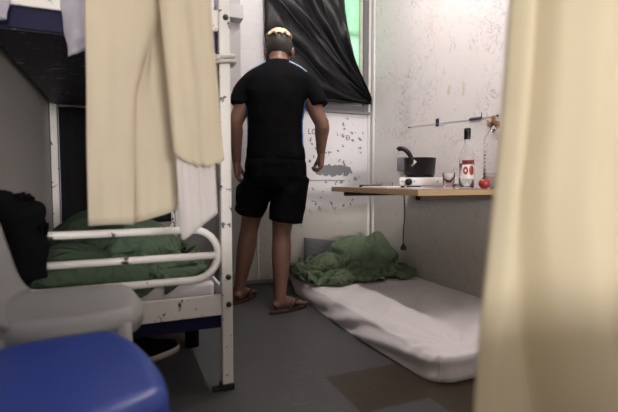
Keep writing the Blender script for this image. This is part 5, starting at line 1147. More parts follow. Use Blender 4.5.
1441,2999,181,1435,2977,172,1418,2963,185,1425,2952,166,1436,2968,148,1410,2972,152,1391,2980,142,1384,2972,121,1385,2948,123,1370,2964,137,1359,2984,139,1356,3003,121,1703,2360,121,1703,2381,129,1697,2391,150,1694,2414,159,1684,2434,151,1666,2442,138,1650,2458,127,1639,2479,121,
1634,2502,121,1632,2525,121,1631,2548,121,1631,2571,121,1631,2594,121,1629,2617,121,1627,2640,121,1622,2664,121,1616,2687,121,1611,2709,121,1606,2731,121,1599,2753,121,1591,2774,121,1582,2795,121,1569,2810,135,1553,2812,152,1538,2812,170,1527,2822,189,1517,2831,208,1508,2843,226,
1500,2859,241,1493,2879,252,1488,2902,254,1484,2924,248,1482,2942,234,1481,2957,216,1472,2978,213,1467,2998,201,1464,2989,177,1456,2966,178,1441,2960,198,1442,2971,178,1428,2986,168,1418,2997,150,1411,2991,126,1410,2969,121,1402,2954,139,1389,2971,150,1383,2992,144,1380,3001,121,
1728,2360,121,1725,2376,138,1722,2397,149,1712,2418,144,1695,2428,129,1682,2447,121,1671,2468,121,1661,2488,122,1653,2505,137,1645,2526,143,1641,2550,143,1648,2572,137,1651,2595,133,1652,2619,127,1650,2643,121,1645,2667,121,1639,2690,121,1634,2713,121,1629,2736,121,1622,2759,121,
1615,2782,123,1603,2800,134,1587,2805,151,1569,2798,165,1557,2808,184,1548,2823,200,1539,2833,219,1530,2846,237,1522,2864,251,1516,2885,260,1511,2908,261,1508,2930,252,1505,2948,236,1503,2966,222,1494,2988,217,1491,3000,196,1485,2980,184,1473,2963,196,1457,2978,208,1451,2991,189,
1447,3000,168,1442,3000,143,1437,2992,121,1433,2967,127,1423,2964,151,1411,2985,155,1404,2999,137,1397,2980,121,1753,2363,122,1749,2382,134,1741,2404,136,1726,2419,124,1715,2439,121,1703,2459,121,1692,2479,121,1681,2499,121,1675,2514,139,1667,2532,153,1657,2553,162,1647,2576,162,
1642,2600,156,1642,2624,149,1651,2647,146,1658,2671,137,1661,2692,128,1657,2717,121,1652,2741,123,1644,2764,129,1635,2784,139,1620,2796,153,1602,2790,166,1586,2794,182,1579,2815,191,1570,2826,210,1561,2837,229,1553,2851,246,1546,2869,259,1540,2891,266,1535,2915,265,1531,2936,254,
1528,2955,239,1523,2976,229,1518,2997,217,1515,2994,193,1504,2971,197,1489,2971,215,1478,2993,210,1474,3000,187,1470,3000,164,1466,3001,141,1458,2987,121,1456,2968,138,1444,2978,159,1432,2998,148,1425,2985,126,1414,2968,136,1777,2370,121,1768,2391,122,1758,2411,121,1747,2432,121,
1736,2451,121,1724,2471,121,1713,2491,121,1701,2511,121,1689,2529,126,1685,2545,144,1678,2564,156,1670,2585,165,1660,2607,171,1649,2629,172,1641,2653,166,1644,2678,157,1653,2700,149,1670,2718,141,1662,2741,145,1645,2755,152,1649,2777,158,1636,2791,172,1617,2783,184,1603,2794,199,
1601,2818,200,1593,2830,218,1584,2841,236,1577,2856,253,1570,2876,265,1565,2898,270,1560,2921,265,1556,2941,253,1552,2960,239,1548,2985,230,1542,3000,212,1536,2980,195,1523,2968,213,1510,2985,225,1503,3000,207,1498,3000,184,1494,3000,162,1488,2997,138,1480,2978,121,1476,2976,145,
1463,2996,159,1457,2994,135,1445,2972,138,1429,2979,155,1800,2381,121,1790,2402,121,1779,2422,121,1768,2443,121,1756,2463,121,1745,2483,121,1733,2502,121,1722,2523,121,1710,2542,121,1695,2559,127,1680,2575,134,1670,2594,142,1674,2616,153,1670,2637,161,1664,2657,172,1662,2680,174,
1664,2700,169,1676,2719,163,1658,2729,167,1647,2747,176,1660,2767,179,1651,2785,191,1632,2779,204,1620,2795,216,1624,2818,210,1616,2835,223,1608,2846,241,1600,2862,257,1595,2882,267,1590,2905,270,1585,2927,264,1580,2946,251,1575,2964,236,1573,2984,223,1564,2997,204,1556,2975,206,
1543,2971,226,1533,2996,225,1527,3000,202,1522,2996,180,1514,2984,163,1509,2984,140,1503,2983,121,1489,3000,134,1486,3000,156,1477,2976,147,1459,2976,163,1450,2998,156,1820,2393,129,1811,2413,123,1800,2434,121,1789,2454,121,1777,2474,121,1765,2495,121,1754,2515,123,1740,2531,134,
1726,2550,138,1713,2570,140,1700,2589,135,1684,2603,123,1672,2623,129,1662,2643,135,1665,2664,149,1680,2680,153,1691,2696,165,1686,2712,183,1661,2716,188,1656,2736,198,1668,2756,199,1665,2777,210,1647,2777,225,1639,2797,232,1645,2817,221,1640,2839,230,1630,2847,250,1624,2867,261,
1619,2889,266,1615,2911,267,1610,2932,259,1604,2950,245,1599,2964,228,1592,2974,209,1586,2991,197,1579,2974,217,1566,2987,236,1558,3000,216,1552,3000,194,1545,2985,178,1539,2986,157,1531,3002,139,1522,3000,121,1515,3000,140,1506,2982,154,1491,2975,171,1480,2994,174,1476,3000,150,
1830,2404,149,1821,2424,143,1819,2445,132,1809,2466,124,1797,2486,121,1784,2503,133,1772,2523,137,1760,2543,138,1747,2563,137,1732,2581,132,1718,2596,121,1704,2616,121,1691,2634,121,1683,2654,128,1681,2648,153,1696,2665,162,1698,2680,180,1679,2689,193,1669,2704,208,1671,2726,216,
1679,2747,219,1678,2767,229,1662,2776,244,1660,2798,247,1667,2817,235,1663,2840,239,1653,2849,258,1647,2872,261,1644,2894,262,1640,2916,261,1634,2937,252,1628,2953,238,1622,2966,220,1615,2976,200,1609,2998,208,1602,2980,228,1590,3000,229,1581,3001,208,1575,3000,189,1570,2988,167,
1559,3001,155,1553,3000,134,1546,2989,121,1537,2987,142,1528,2984,164,1515,2981,183,1506,3000,172,1503,2999,149,1849,2417,158,1833,2436,161,1822,2457,154,1822,2477,141,1816,2496,129,1804,2516,134,1791,2534,128,1777,2552,122,1763,2571,121,1751,2590,121,1737,2609,121,1724,2628,121,
1712,2647,121,1704,2658,140,1701,2636,155,1699,2645,178,1696,2660,195,1692,2677,211,1690,2698,221,1689,2718,231,1694,2740,237,1692,2760,247,1683,2776,261,1682,2798,261,1687,2818,250,1685,2840,249,1675,2855,265,1670,2876,253,1667,2898,256,1664,2920,253,1658,2940,243,1652,2956,228,
1644,2967,211,1638,2985,196,1632,3000,213,1624,2993,236,1614,2999,216,1603,2990,197,1598,3000,177,1595,3000,155,1585,3001,134,1576,2989,150,1573,2990,126,1560,2998,146,1553,2990,167,1538,2994,190,1533,3000,169,1527,2992,148,1860,2432,142,1854,2450,157,1841,2469,167,1831,2491,158,
1834,2507,137,1823,2527,125,1810,2546,121,1797,2565,121,1783,2584,121,1770,2603,121,1755,2623,121,1743,2641,121,1730,2661,124,1725,2658,149,1724,2637,160,1721,2639,184,1720,2657,201,1717,2678,212,1714,2700,221,1712,2714,240,1711,2734,253,1709,2755,264,1706,2776,272,1705,2798,273,
1705,2820,269,1705,2841,262,1698,2863,268,1693,2877,250,1690,2900,247,1687,2922,243,1681,2941,232,1674,2956,217,1666,2968,199,1661,2991,197,1657,3000,219,1645,2981,229,1632,2979,209,1625,2984,187,1622,2999,168,1613,3000,144,1607,2989,125,1605,2989,148,1595,3002,137,1583,3000,157,
1574,3000,176,1563,2987,192,1556,2986,167,1552,2988,144,1850,2445,123,1843,2462,138,1855,2480,149,1853,2502,164,1850,2522,146,1840,2541,136,1830,2560,125,1815,2579,121,1803,2598,121,1790,2616,121,1775,2635,121,1760,2655,121,1749,2671,132,1748,2656,153,1747,2635,165,1745,2641,187,
1743,2663,196,1740,2683,208,1738,2699,226,1735,2714,245,1733,2732,262,1731,2753,275,1730,2776,283,1728,2800,286,1727,2823,283,1726,2846,275,1722,2868,267,1717,2879,247,1711,2900,236,1709,2922,232,1703,2941,220,1696,2956,204,1688,2972,189,1686,2996,201,1680,2989,223,1664,2969,220,
1653,2971,199,1646,2979,177,1642,2993,159,1637,3000,137,1632,2986,121,1632,2985,140,1622,3001,150,1609,3000,168,1599,3001,190,1589,2981,187,1582,2987,164,1576,2990,140,1867,2463,121,1846,2478,121,1836,2495,137,1830,2513,156,1840,2533,169,1832,2554,158,1836,2574,144,1834,2593,131,
1823,2613,121,1807,2630,121,1794,2649,121,1782,2666,121,1770,2675,139,1771,2651,147,1772,2635,165,1769,2644,188,1767,2666,196,1764,2684,211,1761,2699,229,1758,2714,249,1757,2732,265,1756,2753,278,1755,2777,287,1754,2802,290,1752,2827,286,1749,2850,277,1745,2870,263,1740,2886,246,
1734,2900,228,1729,2920,218,1724,2939,206,1716,2954,190,1712,2977,183,1711,2990,205,1700,2974,221,1684,2960,208,1674,2970,189,1668,2978,167,1663,2987,148,1660,3000,128,1659,2982,121,1652,2983,144,1647,3003,158,1635,3000,178,1624,2992,197,1614,2983,177,1606,2987,160,1599,2989,135,
1872,2477,139,1865,2494,122,1846,2511,122,1844,2530,140,1858,2541,155,1853,2564,169,1841,2587,164,1835,2607,152,1836,2625,136,1828,2644,129,1814,2664,121,1795,2682,122,1785,2683,144,1795,2663,153,1796,2642,167,1793,2644,190,1791,2664,202,1785,2676,221,1782,2693,239,1782,2713,252,
1780,2736,261,1780,2757,272,1780,2780,280,1778,2804,283,1776,2829,280,1773,2852,271,1769,2872,258,1763,2889,241,1757,2903,223,1748,2916,204,1743,2934,191,1737,2953,179,1736,2978,183,1734,2978,208,1719,2958,212,1703,2963,193,1693,2985,191,1681,2999,173,1682,3001,146,1685,3000,121,
1683,2977,126,1675,2978,149,1669,2998,164,1659,3001,185,1648,2979,191,1637,2983,168,1629,2993,150,1622,2991,127,1859,2492,154,1872,2507,142,1868,2523,123,1852,2542,121,1857,2560,140,1870,2575,154,1864,2598,164,1853,2619,165,1842,2639,157,1834,2658,145,1831,2677,131,1815,2697,130,
1804,2693,152,1805,2675,167,1817,2654,170,1817,2646,193,1814,2660,211,1810,2678,225,1805,2700,232,1797,2722,235,1799,2742,247,1801,2761,258,1800,2783,265,1799,2806,268,1797,2830,266,1794,2851,259,1789,2871,246,1785,2888,231,1778,2903,213,1769,2914,195,1762,2930,178,1762,2953,175,
1761,2978,186,1754,2961,201,1732,2952,192,1724,2976,190,1713,2997,189,1703,3001,168,1701,3000,143,1711,2993,122,1705,2971,132,1698,2974,154,1692,2996,169,1682,2988,191,1670,2974,178,1659,2989,161,1652,2999,141,1646,2988,121,1841,2508,149,1860,2523,157,1872,2538,143,1872,2551,121,
1871,2572,121,1872,2589,133,1872,2609,143,1872,2630,151,1864,2651,157,1850,2670,158,1841,2690,149,1830,2710,141,1818,2708,163,1820,2688,178,1834,2669,175,1841,2651,192,1838,2668,210,1828,2689,212,1812,2706,209,1811,2729,218,1818,2746,232,1823,2765,245,1817,2787,246,1815,2809,248,
1819,2831,253,1817,2854,250,1808,2866,231,1803,2882,216,1798,2896,200,1789,2909,183,1786,2929,172,1788,2951,184,1780,2969,176,1762,2950,177,1741,2958,170,1744,2982,176,1726,2997,167,1706,2975,169,1719,2981,149,1731,2990,131,1729,2965,137,1724,2974,162,1714,2991,173,1700,2970,183,
1688,2975,163,1683,2997,156,1675,3000,133,1671,2980,121,1833,2526,134,1841,2540,153,1860,2556,156,1848,2558,134,1847,2575,121,1852,2597,121,1860,2618,122,1867,2639,127,1872,2660,134,1872,2681,143,1862,2700,152,1847,2722,152,1836,2716,173,1832,2702,193,1844,2680,195,1863,2662,192,
1859,2683,203,1843,2695,193,1825,2715,190,1832,2731,206,1839,2748,221,1842,2770,229,1832,2790,225,1827,2811,227,1833,2832,232,1839,2855,235,1831,2874,225,1822,2873,201,1815,2886,184,1809,2904,170,1812,2928,175,1808,2950,167,1787,2956,153,1764,2946,154,1749,2961,149,1748,2987,152,
1726,2976,148,1729,2965,173,1735,2990,170,1743,3000,151,1752,2975,146,1728,2989,142,1709,2974,144,1716,2961,167,1713,2987,166,1711,3000,151,1698,2996,127,1694,2974,121,1830,2546,121,1843,2560,134,1844,2573,158,1824,2564,145,1823,2579,124,1830,2603,121,1837,2625,121,1845,2647,121,
1853,2669,121,1863,2690,121,1869,2712,129,1870,2724,157,1863,2722,180,1852,2712,202,1862,2693,188,1872,2675,174,1874,2696,185,1857,2713,188,1841,2728,176,1832,2746,188,1850,2756,200,1860,2775,210,1850,2796,208,1836,2814,204,1832,2837,208,1846,2855,211,1851,2878,213,1846,2869,188,
1834,2882,170,1832,2904,164,1829,2925,157,1811,2935,147,1788,2934,141,1769,2944,130,1754,2963,124,1748,2984,130,1745,2960,144,1752,2961,167,1760,2983,171,1766,3001,151,1759,2994,126,1738,2977,121,1731,2960,137,1737,2965,160,1737,2989,161,1731,3001,142,1723,2988,121,1716,2966,121,
1815,2565,121,1834,2581,125,1838,2593,147,1815,2586,155,1802,2589,134,1807,2610,121,1816,2633,121,1822,2655,121,1831,2676,121,1836,2699,121,1849,2709,141,1868,2697,157,1859,2695,179,1837,2710,179,1856,2707,166,1866,2685,154,1873,2707,161,1872,2726,171,1858,2744,174,1841,2760,169,
1840,2776,188,1866,2779,184,1864,2803,187,1848,2820,183,1837,2841,184,1833,2864,190,1835,2889,196,1859,2892,185,1859,2886,161,1847,2897,143,1832,2912,134,1815,2923,125,1798,2941,121,1786,2960,121,1774,2978,121,1771,2983,143,1769,2958,141,1774,2953,164,1784,2978,165,1785,2991,145,
1778,2985,122,1763,2963,121,1756,2950,138,1760,2964,158,1760,2988,157,1755,2997,137,1749,2978,121,1738,2957,121,1800,2583,121,1817,2599,121,1827,2613,139,1811,2609,157,1788,2604,146,1783,2617,126,1792,2639,121,1800,2662,121,1807,2685,122,1821,2694,141,1844,2683,142,1861,2674,153,
1847,2677,173,1829,2693,166,1840,2703,149,1862,2696,135,1873,2717,141,1872,2737,148,1872,2757,160,1863,2775,172,1845,2794,174,1860,2785,157,1872,2807,163,1861,2829,165,1846,2848,163,1835,2867,166,1829,2890,172,1845,2910,176,1866,2911,162,1865,2912,137,1850,2923,121,1832,2939,121,
1818,2956,122,1808,2973,121,1792,2995,121,1796,2979,140,1792,2955,135,1797,2948,157,1806,2972,163,1806,2984,140,1797,2972,121,1785,2950,121,1778,2944,143,1782,2963,159,1784,2985,154,1779,2989,130,1770,2969,121,1759,2947,121,1784,2600,121,1800,2617,121,1814,2632,134,1805,2633,155,
1781,2624,157,1766,2627,137,1770,2647,124,1776,2672,129,1798,2678,143,1817,2667,145,1837,2664,130,1850,2653,147,1831,2659,162,1820,2679,152,1834,2687,133,1848,2706,121,1857,2726,121,1866,2748,128,1872,2769,140,1872,2790,154,1861,2810,166,1849,2804,144,1872,2814,138,1872,2838,145,
1859,2858,146,1843,2875,144,1832,2896,147,1836,2918,154,1854,2933,160,1872,2936,143,1865,2943,121,1847,2959,121,1832,2964,139,1818,2986,142,1816,3000,121,1814,2975,121,1814,2951,129,1820,2944,150,1829,2967,159,1828,2978,135,1819,2961,121,1807,2939,123,1801,2937,147,1805,2959,158,
1807,2980,150,1801,2981,126,1793,2959,121,1781,2937,121,1767,2617,121,1784,2633,121,1799,2650,127,1797,2652,150,1775,2648,162,1753,2640,151,1749,2656,136,1765,2667,150,1785,2655,150,1806,2650,133,1828,2642,121,1837,2634,143,1816,2646,148,1810,2666,133,1815,2690,121,1824,2713,121,
1837,2735,121,1846,2758,121,1857,2781,125,1869,2800,133,1872,2822,148,1846,2829,144,1854,2824,121,1872,2841,121,1869,2865,125,1853,2883,124,1842,2903,125,1838,2927,132,1842,2949,144,1866,2959,148,1872,2965,127,1856,2980,121,1850,2981,146,1836,3000,147,1839,2999,121,1839,2974,121,
1835,2950,121,1842,2937,142,1851,2957,154,1851,2969,132,1841,2949,121,1828,2929,127,1825,2932,150,1829,2954,157,1830,2976,145,1824,2970,121,1813,2948,121,1803,2926,121])
o = cloth_obj('blanket', FLOOR_CLOTH, M['green'], ((1.04, 2.40, .1215), (1.868, 3.0, .40)), .007)
tag(o, 'crumpled green blanket heaped on the far end of the floor mattress', 'blanket')

# ------------------------------------------------------------------ desk on the right wall
DX0, DX1, DY0, DY1, DZ = 1.262, 1.888, 1.68, 2.60, .735
desk = thing('wall_desk', 'wooden plank desk fixed to the right wall above the mattress', 'desk', (DX1, (DY0 + DY1) / 2, 0))
doff = Matrix.Translation((-desk.location.x, -desk.location.y, 0))
def dpart(name, bm, m, label=None, smooth=False):
    bmesh.ops.transform(bm, matrix=doff, verts=bm.verts); return obj(name, bm, m, desk, smooth, label)
bm = bmesh.new(); box(bm, DX0, DX1, DY0, DY1, DZ - .030, DZ - .003, .002); dpart('tabletop', bm, M['wood'])
bm = bmesh.new(); box(bm, DX0 + .001, DX1 - .001, DY0 + .001, DY1 - .001, DZ - .0025, DZ, .001); dpart('laminate', bm, M['wood_top'], 'mauve worn laminate')
bm = bmesh.new(); box(bm, DX0 + .06, DX1, DY1 - .10, DY1 - .06, DZ - .058, DZ - .031, .002); dpart('batten', bm, M['dark_wood'], 'dark support batten')
bm = bmesh.new(); box(bm, DX0 + .03, DX1, DY0 + .02, DY0 + .06, DZ - .052, DZ - .031, .002); dpart('batten', bm, M['dark_wood'], 'dark support batten')
bm = bmesh.new(); box(bm, DX1 - .03, DX1, DY0 + .065, DY1 - .105, DZ - .06, DZ - .031, .002); dpart('batten', bm, M['dark_wood'], 'dark support batten')

TZ = DZ + .0005
# hotplate
hp = thing('hotplate', 'white electric hotplate with a black knob on the desk under the pan', 'hotplate', (1.665, 2.13, TZ), radians(-34))
bm = bmesh.new(); box(bm, -.165, .165, -.10, .10, .010, .058, .008, 3); obj('body', bm, M['paper'], hp)
bm = bmesh.new(); lathe(bm, [(.085, .0585), (.085, .066), (.075, .069), (.02, .069)], 28, (-.045, 0, 0)); obj('heating_plate', bm, M['black_plastic'], hp)
bm = bmesh.new(); tube(bm, [(-.11, -.100, .033), (-.11, -.125, .033)], [(.021, .021), (.018, .018)], 18); obj('knob', bm, M['black_plastic'], hp, label='black knob')
for dx in (-.148, -.078, .05):
    bm = bmesh.new(); tube(bm, [(dx, -.1005, .036), (dx, -.1025, .036)], .005, 8); obj('indicator', bm, M['grey_plastic'], hp)
for sx in (-1, 1):
    for sy in (-1, 1):
        bm = bmesh.new(); tube(bm, [(sx * .145, sy * .08, 0), (sx * .145, sy * .08, .012)], .012, 10); obj('foot', bm, M['black_rubber'], hp, label='black foot')
# pan
pan = thing('saucepan', 'black saucepan with an upright curved handle standing on the hotplate', 'saucepan', (1.628, 2.155, TZ + .0695), radians(-34))
bm = bmesh.new(); lathe(bm, [(.02, .0), (.080, .0), (.088, .006), (.093, .100), (.096, .103), (.093, .105), (.088, .100), (.083, .010), (.02, .006)], 36); obj('body', bm, M['black_plastic'], pan)
bm = bmesh.new()
hpnts = spline([(-.052, -.088, .060), (-.050, -.105, .092), (-.066, -.098, .125), (-.090, -.085, .150), (-.118, -.075, .156), (-.128, -.072, .148)], 6)
tube(bm, hpnts, [(.007 + .006 * min(1, i / 12), .009 + .005 * min(1, i / 12)) for i in range(len(hpnts))], 12); h = obj('handle', bm, M['black_plastic'], pan)
bm = bmesh.new(); tube(bm, [(-.052, -.094, .055), (-.030, -.1, .085)], [(.008, .004), (.012, .004)], 8); obj('handle_rivet_plate', bm, M['steel'], h, label='steel handle plate')
# grey socket box on the wall behind
bm = bmesh.new(); box(bm, 1.860, 1.899, 2.63, 2.735, .845, .945, .006); o = obj('socket_box', bm, M['grey_plastic']); tag(o, 'grey electrical socket box on the right wall behind the saucepan', 'socket')

# glass tumbler
g = thing('drinking_glass', 'small clear glass tumbler on the desk left of the bottle', 'glass', (1.585, 1.850, TZ))
bm = bmesh.new(); lathe(bm, [(.005, 0), (.025, 0), (.028, .004), (.032, .080), (.0305, .082), (.029, .080), (.0262, .012), (.005, .010)], 28); obj('cup', bm, M['thin_glass'], g)
# small glass beside it
bm = bmesh.new(); lathe(bm, [(.004, 0), (.020, 0), (.022, .004), (.023, .024), (.021, .025), (.019, .010), (.004, .008)], 20, (0, 0, 0))
o = obj('glass_dish', bm, M['glass']); o.location = (1.545, 1.742, TZ); tag(o, 'tiny clear glass dish on the desk in front of the bottle', 'dish')

# bottle
bt = thing('glass_bottle', 'clear glass bottle with a black cap and red fruit label on the desk', 'bottle', (1.635, 1.775, TZ))
bm = bmesh.new()
prof = [(.004, .004), (.030, 0), (.036, .004), (.0375, .010), (.0375, .150), (.036, .166), (.028, .190), (.019, .212), (.0145, .228), (.0135, .262), (.0150, .264), (.0150, .270)]
inner = [(.011, .270), (.0105, .232), (.016, .212), (.025, .189), (.0330, .165), (.0345, .150), (.0345, .014), (.030, .009), (.004, .010)]
lathe(bm, prof + inner, 36); obj('body', bm, M['glass'], bt)
bm = bmesh.new(); lathe(bm, [(.004, .012), (.0335, .012), (.0335, .128), (.004, .128)], 30); obj('contents', bm, M['liquid'], bt, label='clear liquid')
bm = bmesh.new(); lathe(bm, [(.004, .252), (.0165, .252), (.0170, .256), (.0165, .285), (.0175, .287), (.0170, .306), (.013, .309), (.004, .309)], 24); obj('cap', bm, M['black_plastic'], bt, label='black cap')
def curved(name, a0, a1, z0, z1, r, mat, parent, lab=None, shape=None):
    bm = bmesh.new()
    n, m_ = 18, 14
    def f(u, v):
        if shape == 'disc':
            x, y = 2 * u - 1, 2 * v - 1
            X = x * sqrt(1 - y * y / 2); Y = y * sqrt(1 - x * x / 2)
            a = (a0 + a1) / 2 + X * (a1 - a0) / 2; z = (z0 + z1) / 2 + Y * (z1 - z0) / 2
        else:
            a = lerp(a0, a1, u); z = lerp(z0, z1, v)
        return Vector((r * cos(a), r * sin(a), z))
    grid(bm, n, m_, f)
    o = obj(name, bm, mat, parent, label=lab); solidify(o, .0004, 1); return o
front = atan2(-1.775, -1.635)  # towards the camera
lb = curved('label', front - .62, front + 1.15, .048, .145, .0379, M['label_paper'], bt, 'white label with a red band and red fruit')
curved('label_band', front - .62, front + 1.15, .122, .145, .0384, M['dark_red'], lb, 'dark red band')
curved('fruit_print', front - .45, front + .20, .072, .112, .0384, M['red'], lb, 'red fruit print', 'disc')
curved('fruit_print', front + .30, front + 1.05, .068, .118, .0384, M['red'], lb, 'red fruit print', 'disc')
curved('fruit_core', front - .25, front - .02, .084, .100, .0388, M['label_paper'], lb, 'pale centre', 'disc')
bm = bmesh.new(); box(bm, -.014, .014, -.0004, .0004, 0, .006)
R = Matrix.Rotation(front + .2 + pi / 2, 4, 'Z'); bmesh.ops.transform(bm, matrix=Matrix.Translation((.0388 * cos(front + .2), .0388 * sin(front + .2), .131)) @ R, verts=bm.verts)
obj('label_lettering', bm, M['black_plastic'], lb, label='dark lettering strip')

# big ribbed water bottle half behind the curtain
wbt = thing('water_bottle', 'tall clear ribbed plastic bottle on the desk half behind the near curtain', 'bottle', (1.725, 1.69, TZ))
bm = bmesh.new()
prof = [(.004, .004), (.040, 0), (.046, .008)]
for k in range(12):
    z = .02 + k * .0175
    prof += [(.046, z), (.0435, z + .006), (.0435, z + .010), (.046, z + .0155)]
prof += [(.046, .235), (.040, .26), (.025, .285), (.0145, .297), (.0135, .315), (.012, .315), (.012, .298), (.023, .283)]
prof += [(.038, .258), (.0440, .233), (.0440, .012), (.004, .008)]
lathe(bm, prof, 30); obj('body', bm, M['clear_plastic'], wbt)
# red fruit next to it
tm = thing('tomato', 'red tomato lying on the desk at the foot of the ribbed bottle', 'tomato', (1.655, 1.672, TZ + .027))
bm = bmesh.new(); ellipsoid(bm, (0, 0, 0), (.028, .028, .027), 24, 16)
for v in bm.verts:
    if v.co.z > .02: v.co.z -= .006 * (1 - (v.co.x ** 2 + v.co.y ** 2) / .033 ** 2) ** 3
obj('flesh', bm, M['red'], tm)
bm = bmesh.new()
for k in range(5):
    a = k * 2 * pi / 5; tube(bm, [(0, 0, .023), (.010 * cos(a), .010 * sin(a), .026), (.017 * cos(a), .017 * sin(a), .0255)], [.002, .002, .0006], 6)
obj('stem', bm, M['green'], tm)

# flat things on the desk's far end
def flat(name, cx, cy, w, d, z0, h, rot, mat, label, cat, group=None):
    bm = bmesh.new(); box(bm, -w / 2, w / 2, -d / 2, d / 2, 0, h, min(.002, h * .3))
    o = obj(name, bm, mat, None, False); o.location = (cx, cy, TZ + z0); o.rotation_euler = (0, 0, rot)
    return tag(o, label, cat, group)
flat('notebook', 1.38, 2.18, .13, .18, 0, .008, radians(20), M['paper'], 'thin white booklet lying at the desk edge below the black phone', 'notebook')
flat('phone', 1.44, 2.40, .075, .15, .0, .014, radians(-62), M['pen'], 'dark phone lying flat on the desk in front of the hotplate', 'phone')
flat('lighter', 1.49, 2.02, .02, .075, .0, .013, radians(70), M['ink'], 'dark lighter lying on the desk right of the hotplate knob', 'lighter')
flat('envelope', 1.45, 1.93, .11, .16, 0, .003, radians(-15), M['paper'], 'white envelope lying flat on the desk before the drinking glass', 'envelope')
rk = thing('clear_tray', 'small clear plastic tray on the far left end of the desk', 'tray', (1.62, 2.52, TZ), radians(10))
bm = bmesh.new()
box(bm, -.045, .045, -.03, .03, 0, .003); box(bm, -.045, -.042, -.03, .03, .003, .03); box(bm, .042, .045, -.03, .03, .003, .03)
box(bm, -.042, .042, -.03, -.027, .003, .03); box(bm, -.042, .042, .027, .03, .003, .03)
obj('tray_shell', bm, M['clear_plastic'], rk, False)

# power cord with plug off the far end of the desk
pc = thing('power_cord', 'black power cord with a plug hanging from the far end of the desk', 'cord', (1.842, 2.608, .28))
bm = bmesh.new()
pts = spline([(-.004, .004, .452), (-.001, .004, .40), (.004, .004, .33), (.007, .004, .25), (.001, .004, .16), (-.003, .004, .08), (.0, .004, .035)], 6)
tube(bm, pts, .0045, 8); obj('cable', bm, M['black_rubber'], pc)
bm = bmesh.new()
tube(bm, [(0, .004, .042), (0, .004, .03), (0, .004, .012), (0, .004, 0)], [.008, .016, .022, .020], 14)
p = obj('plug', bm, M['black_rubber'], pc)
for s in (-1, 1):
    bm = bmesh.new(); tube(bm, [(s * .008, .004, .001), (s * .008, .004, -.018)], .0022, 8); obj('prong', bm, M['steel'], p)

# string and odds and ends on the right wall
XW = XR - .012
ws = thing('wall_string', 'thin string stretched level on the right wall above the bottle', 'string', (XW - .004, 2.25, 1.14))
bm = bmesh.new(); tube(bm, [(0, .37, .012), (0, .1, .004), (0, -.20, -.008), (0, -.43, -.012)], .0013, 6); obj('cord', bm, M['string'], ws)
for dy, dz in ((.37, .012), (-.43, -.012)):
    bm = bmesh.new(); tube(bm, [(.004, dy, dz), (-.006, dy, dz)], .005, 8); obj('nail', bm, M['black_plastic'], ws)
bm = bmesh.new(); tube(bm, [(XW - .007, 2.03, 1.133), (XW - .007, 2.02, 1.133), (XW - .007, 1.935, 1.131)], [.003, .008, .008], 10)
tube(bm, [(XW - .007, 1.935, 1.128), (XW - .007, 1.933, 1.16)], .0025, 6)
o = obj('marker_pen', bm, M['ink']); tag(o, 'black marker pen stuck along the string on the right wall', 'pen')
st = thing('wall_sticker', 'tiny dark blue and white tag stuck on the wall string above the saucepan', 'tag', (XW - .0015, 2.315, 1.137))
bm = bmesh.new(); box(bm, -.001, .001, -.012, .022, -.012, .038); obj('dark_half', bm, M['pen'], st, False)
bm = bmesh.new(); box(bm, -.001, .001, -.06, -.013, -.010, .036); obj('white_half', bm, M['paper'], st, False)
om = thing('wall_ornament', 'small rust brown ornament hanging on the right wall beside the near curtain', 'ornament', (XW - .008, 1.845, 1.08))
bm = bmesh.new()
box(bm, -.006, .006, -.012, .012, -.045, .05, .004); box(bm, -.006, .006, -.04, .04, -.006, .02, .004)
tube(bm, [(-.008, -.03, -.04), (-.008, .02, .0), (-.008, .035, .03)], .006, 8)
obj('cross_bars', bm, M['orange_brown'], om)
bm = bmesh.new(); ellipsoid(bm, (-.008, .0, .004), (.006, .010, .010), 12, 8); obj('boss', bm, M['dark_wood'], om, label='dark centre')

# ------------------------------------------------------------------ black plastic sheeting over the window
bm = bmesh.new()
G = Vector((1.872, 0, 1.415))
def sheet_pt(a, t):
    # a: 0 = free right edge, 1 = left/bottom edge ; t: 0 = far boundary, 1 = gathered corner
    # far boundary runs along the window's top from right to left and then down the left side
    B = [(1.625, 2.38), (1.50, 2.38), (1.32, 2.38), (1.15, 2.38), (.985, 2.38), (.975, 2.10), (.98, 1.80), (.99, 1.55), (1.02, 1.372)]
    k = a * (len(B) - 1); i = min(int(k), len(B) - 2); f = k - i
    s = Vector((lerp(B[i][0], B[i + 1][0], f), 0, lerp(B[i][1], B[i + 1][1], f)))
    p = s.lerp(G + Vector((.0, 0, .05 * (.5 - a))), t)
    # sag to the lower left
    d = G - s
    perp = Vector((-abs(d.z), 0, -abs(d.x))).normalized()
    sag = .085 * (1 - a) * 4 * t * (1 - t) + .035 * a * 4 * t * (1 - t) * (1 if a < .8 else 0.25)
    p += perp * sag
    taper = (1 - t) ** .6
    q = a * 11 + 1.3 * nz(a * 4, t * 2, 5)
    fold = abs(sin(q * pi * .5)) ** .8
    amp = (.016 + .05 * taper * t ** .4) * (.4 + .6 * sstep(0, .06, a))
    y = YB - .040 - amp * fold - .018 * nz(a * 14, t * 5, 3) - .02 * sin(pi * t)
    p.y = min(y, YB - .038)
    return p
grid(bm, 200, 90, lambda u, v: sheet_pt(u, v))
o = obj('plastic_sheeting', bm, M['sheeting']); solidify(o, .0015)
tag(o, 'black plastic sheeting draped over the window and gathered at its lower right corner', 'plastic sheet')

# ------------------------------------------------------------------ the man
AL = radians(22)
man = thing('person', 'man standing with his back turned in a black t-shirt and shorts before the window', 'person', (.868, 2.543, 0), -AL)

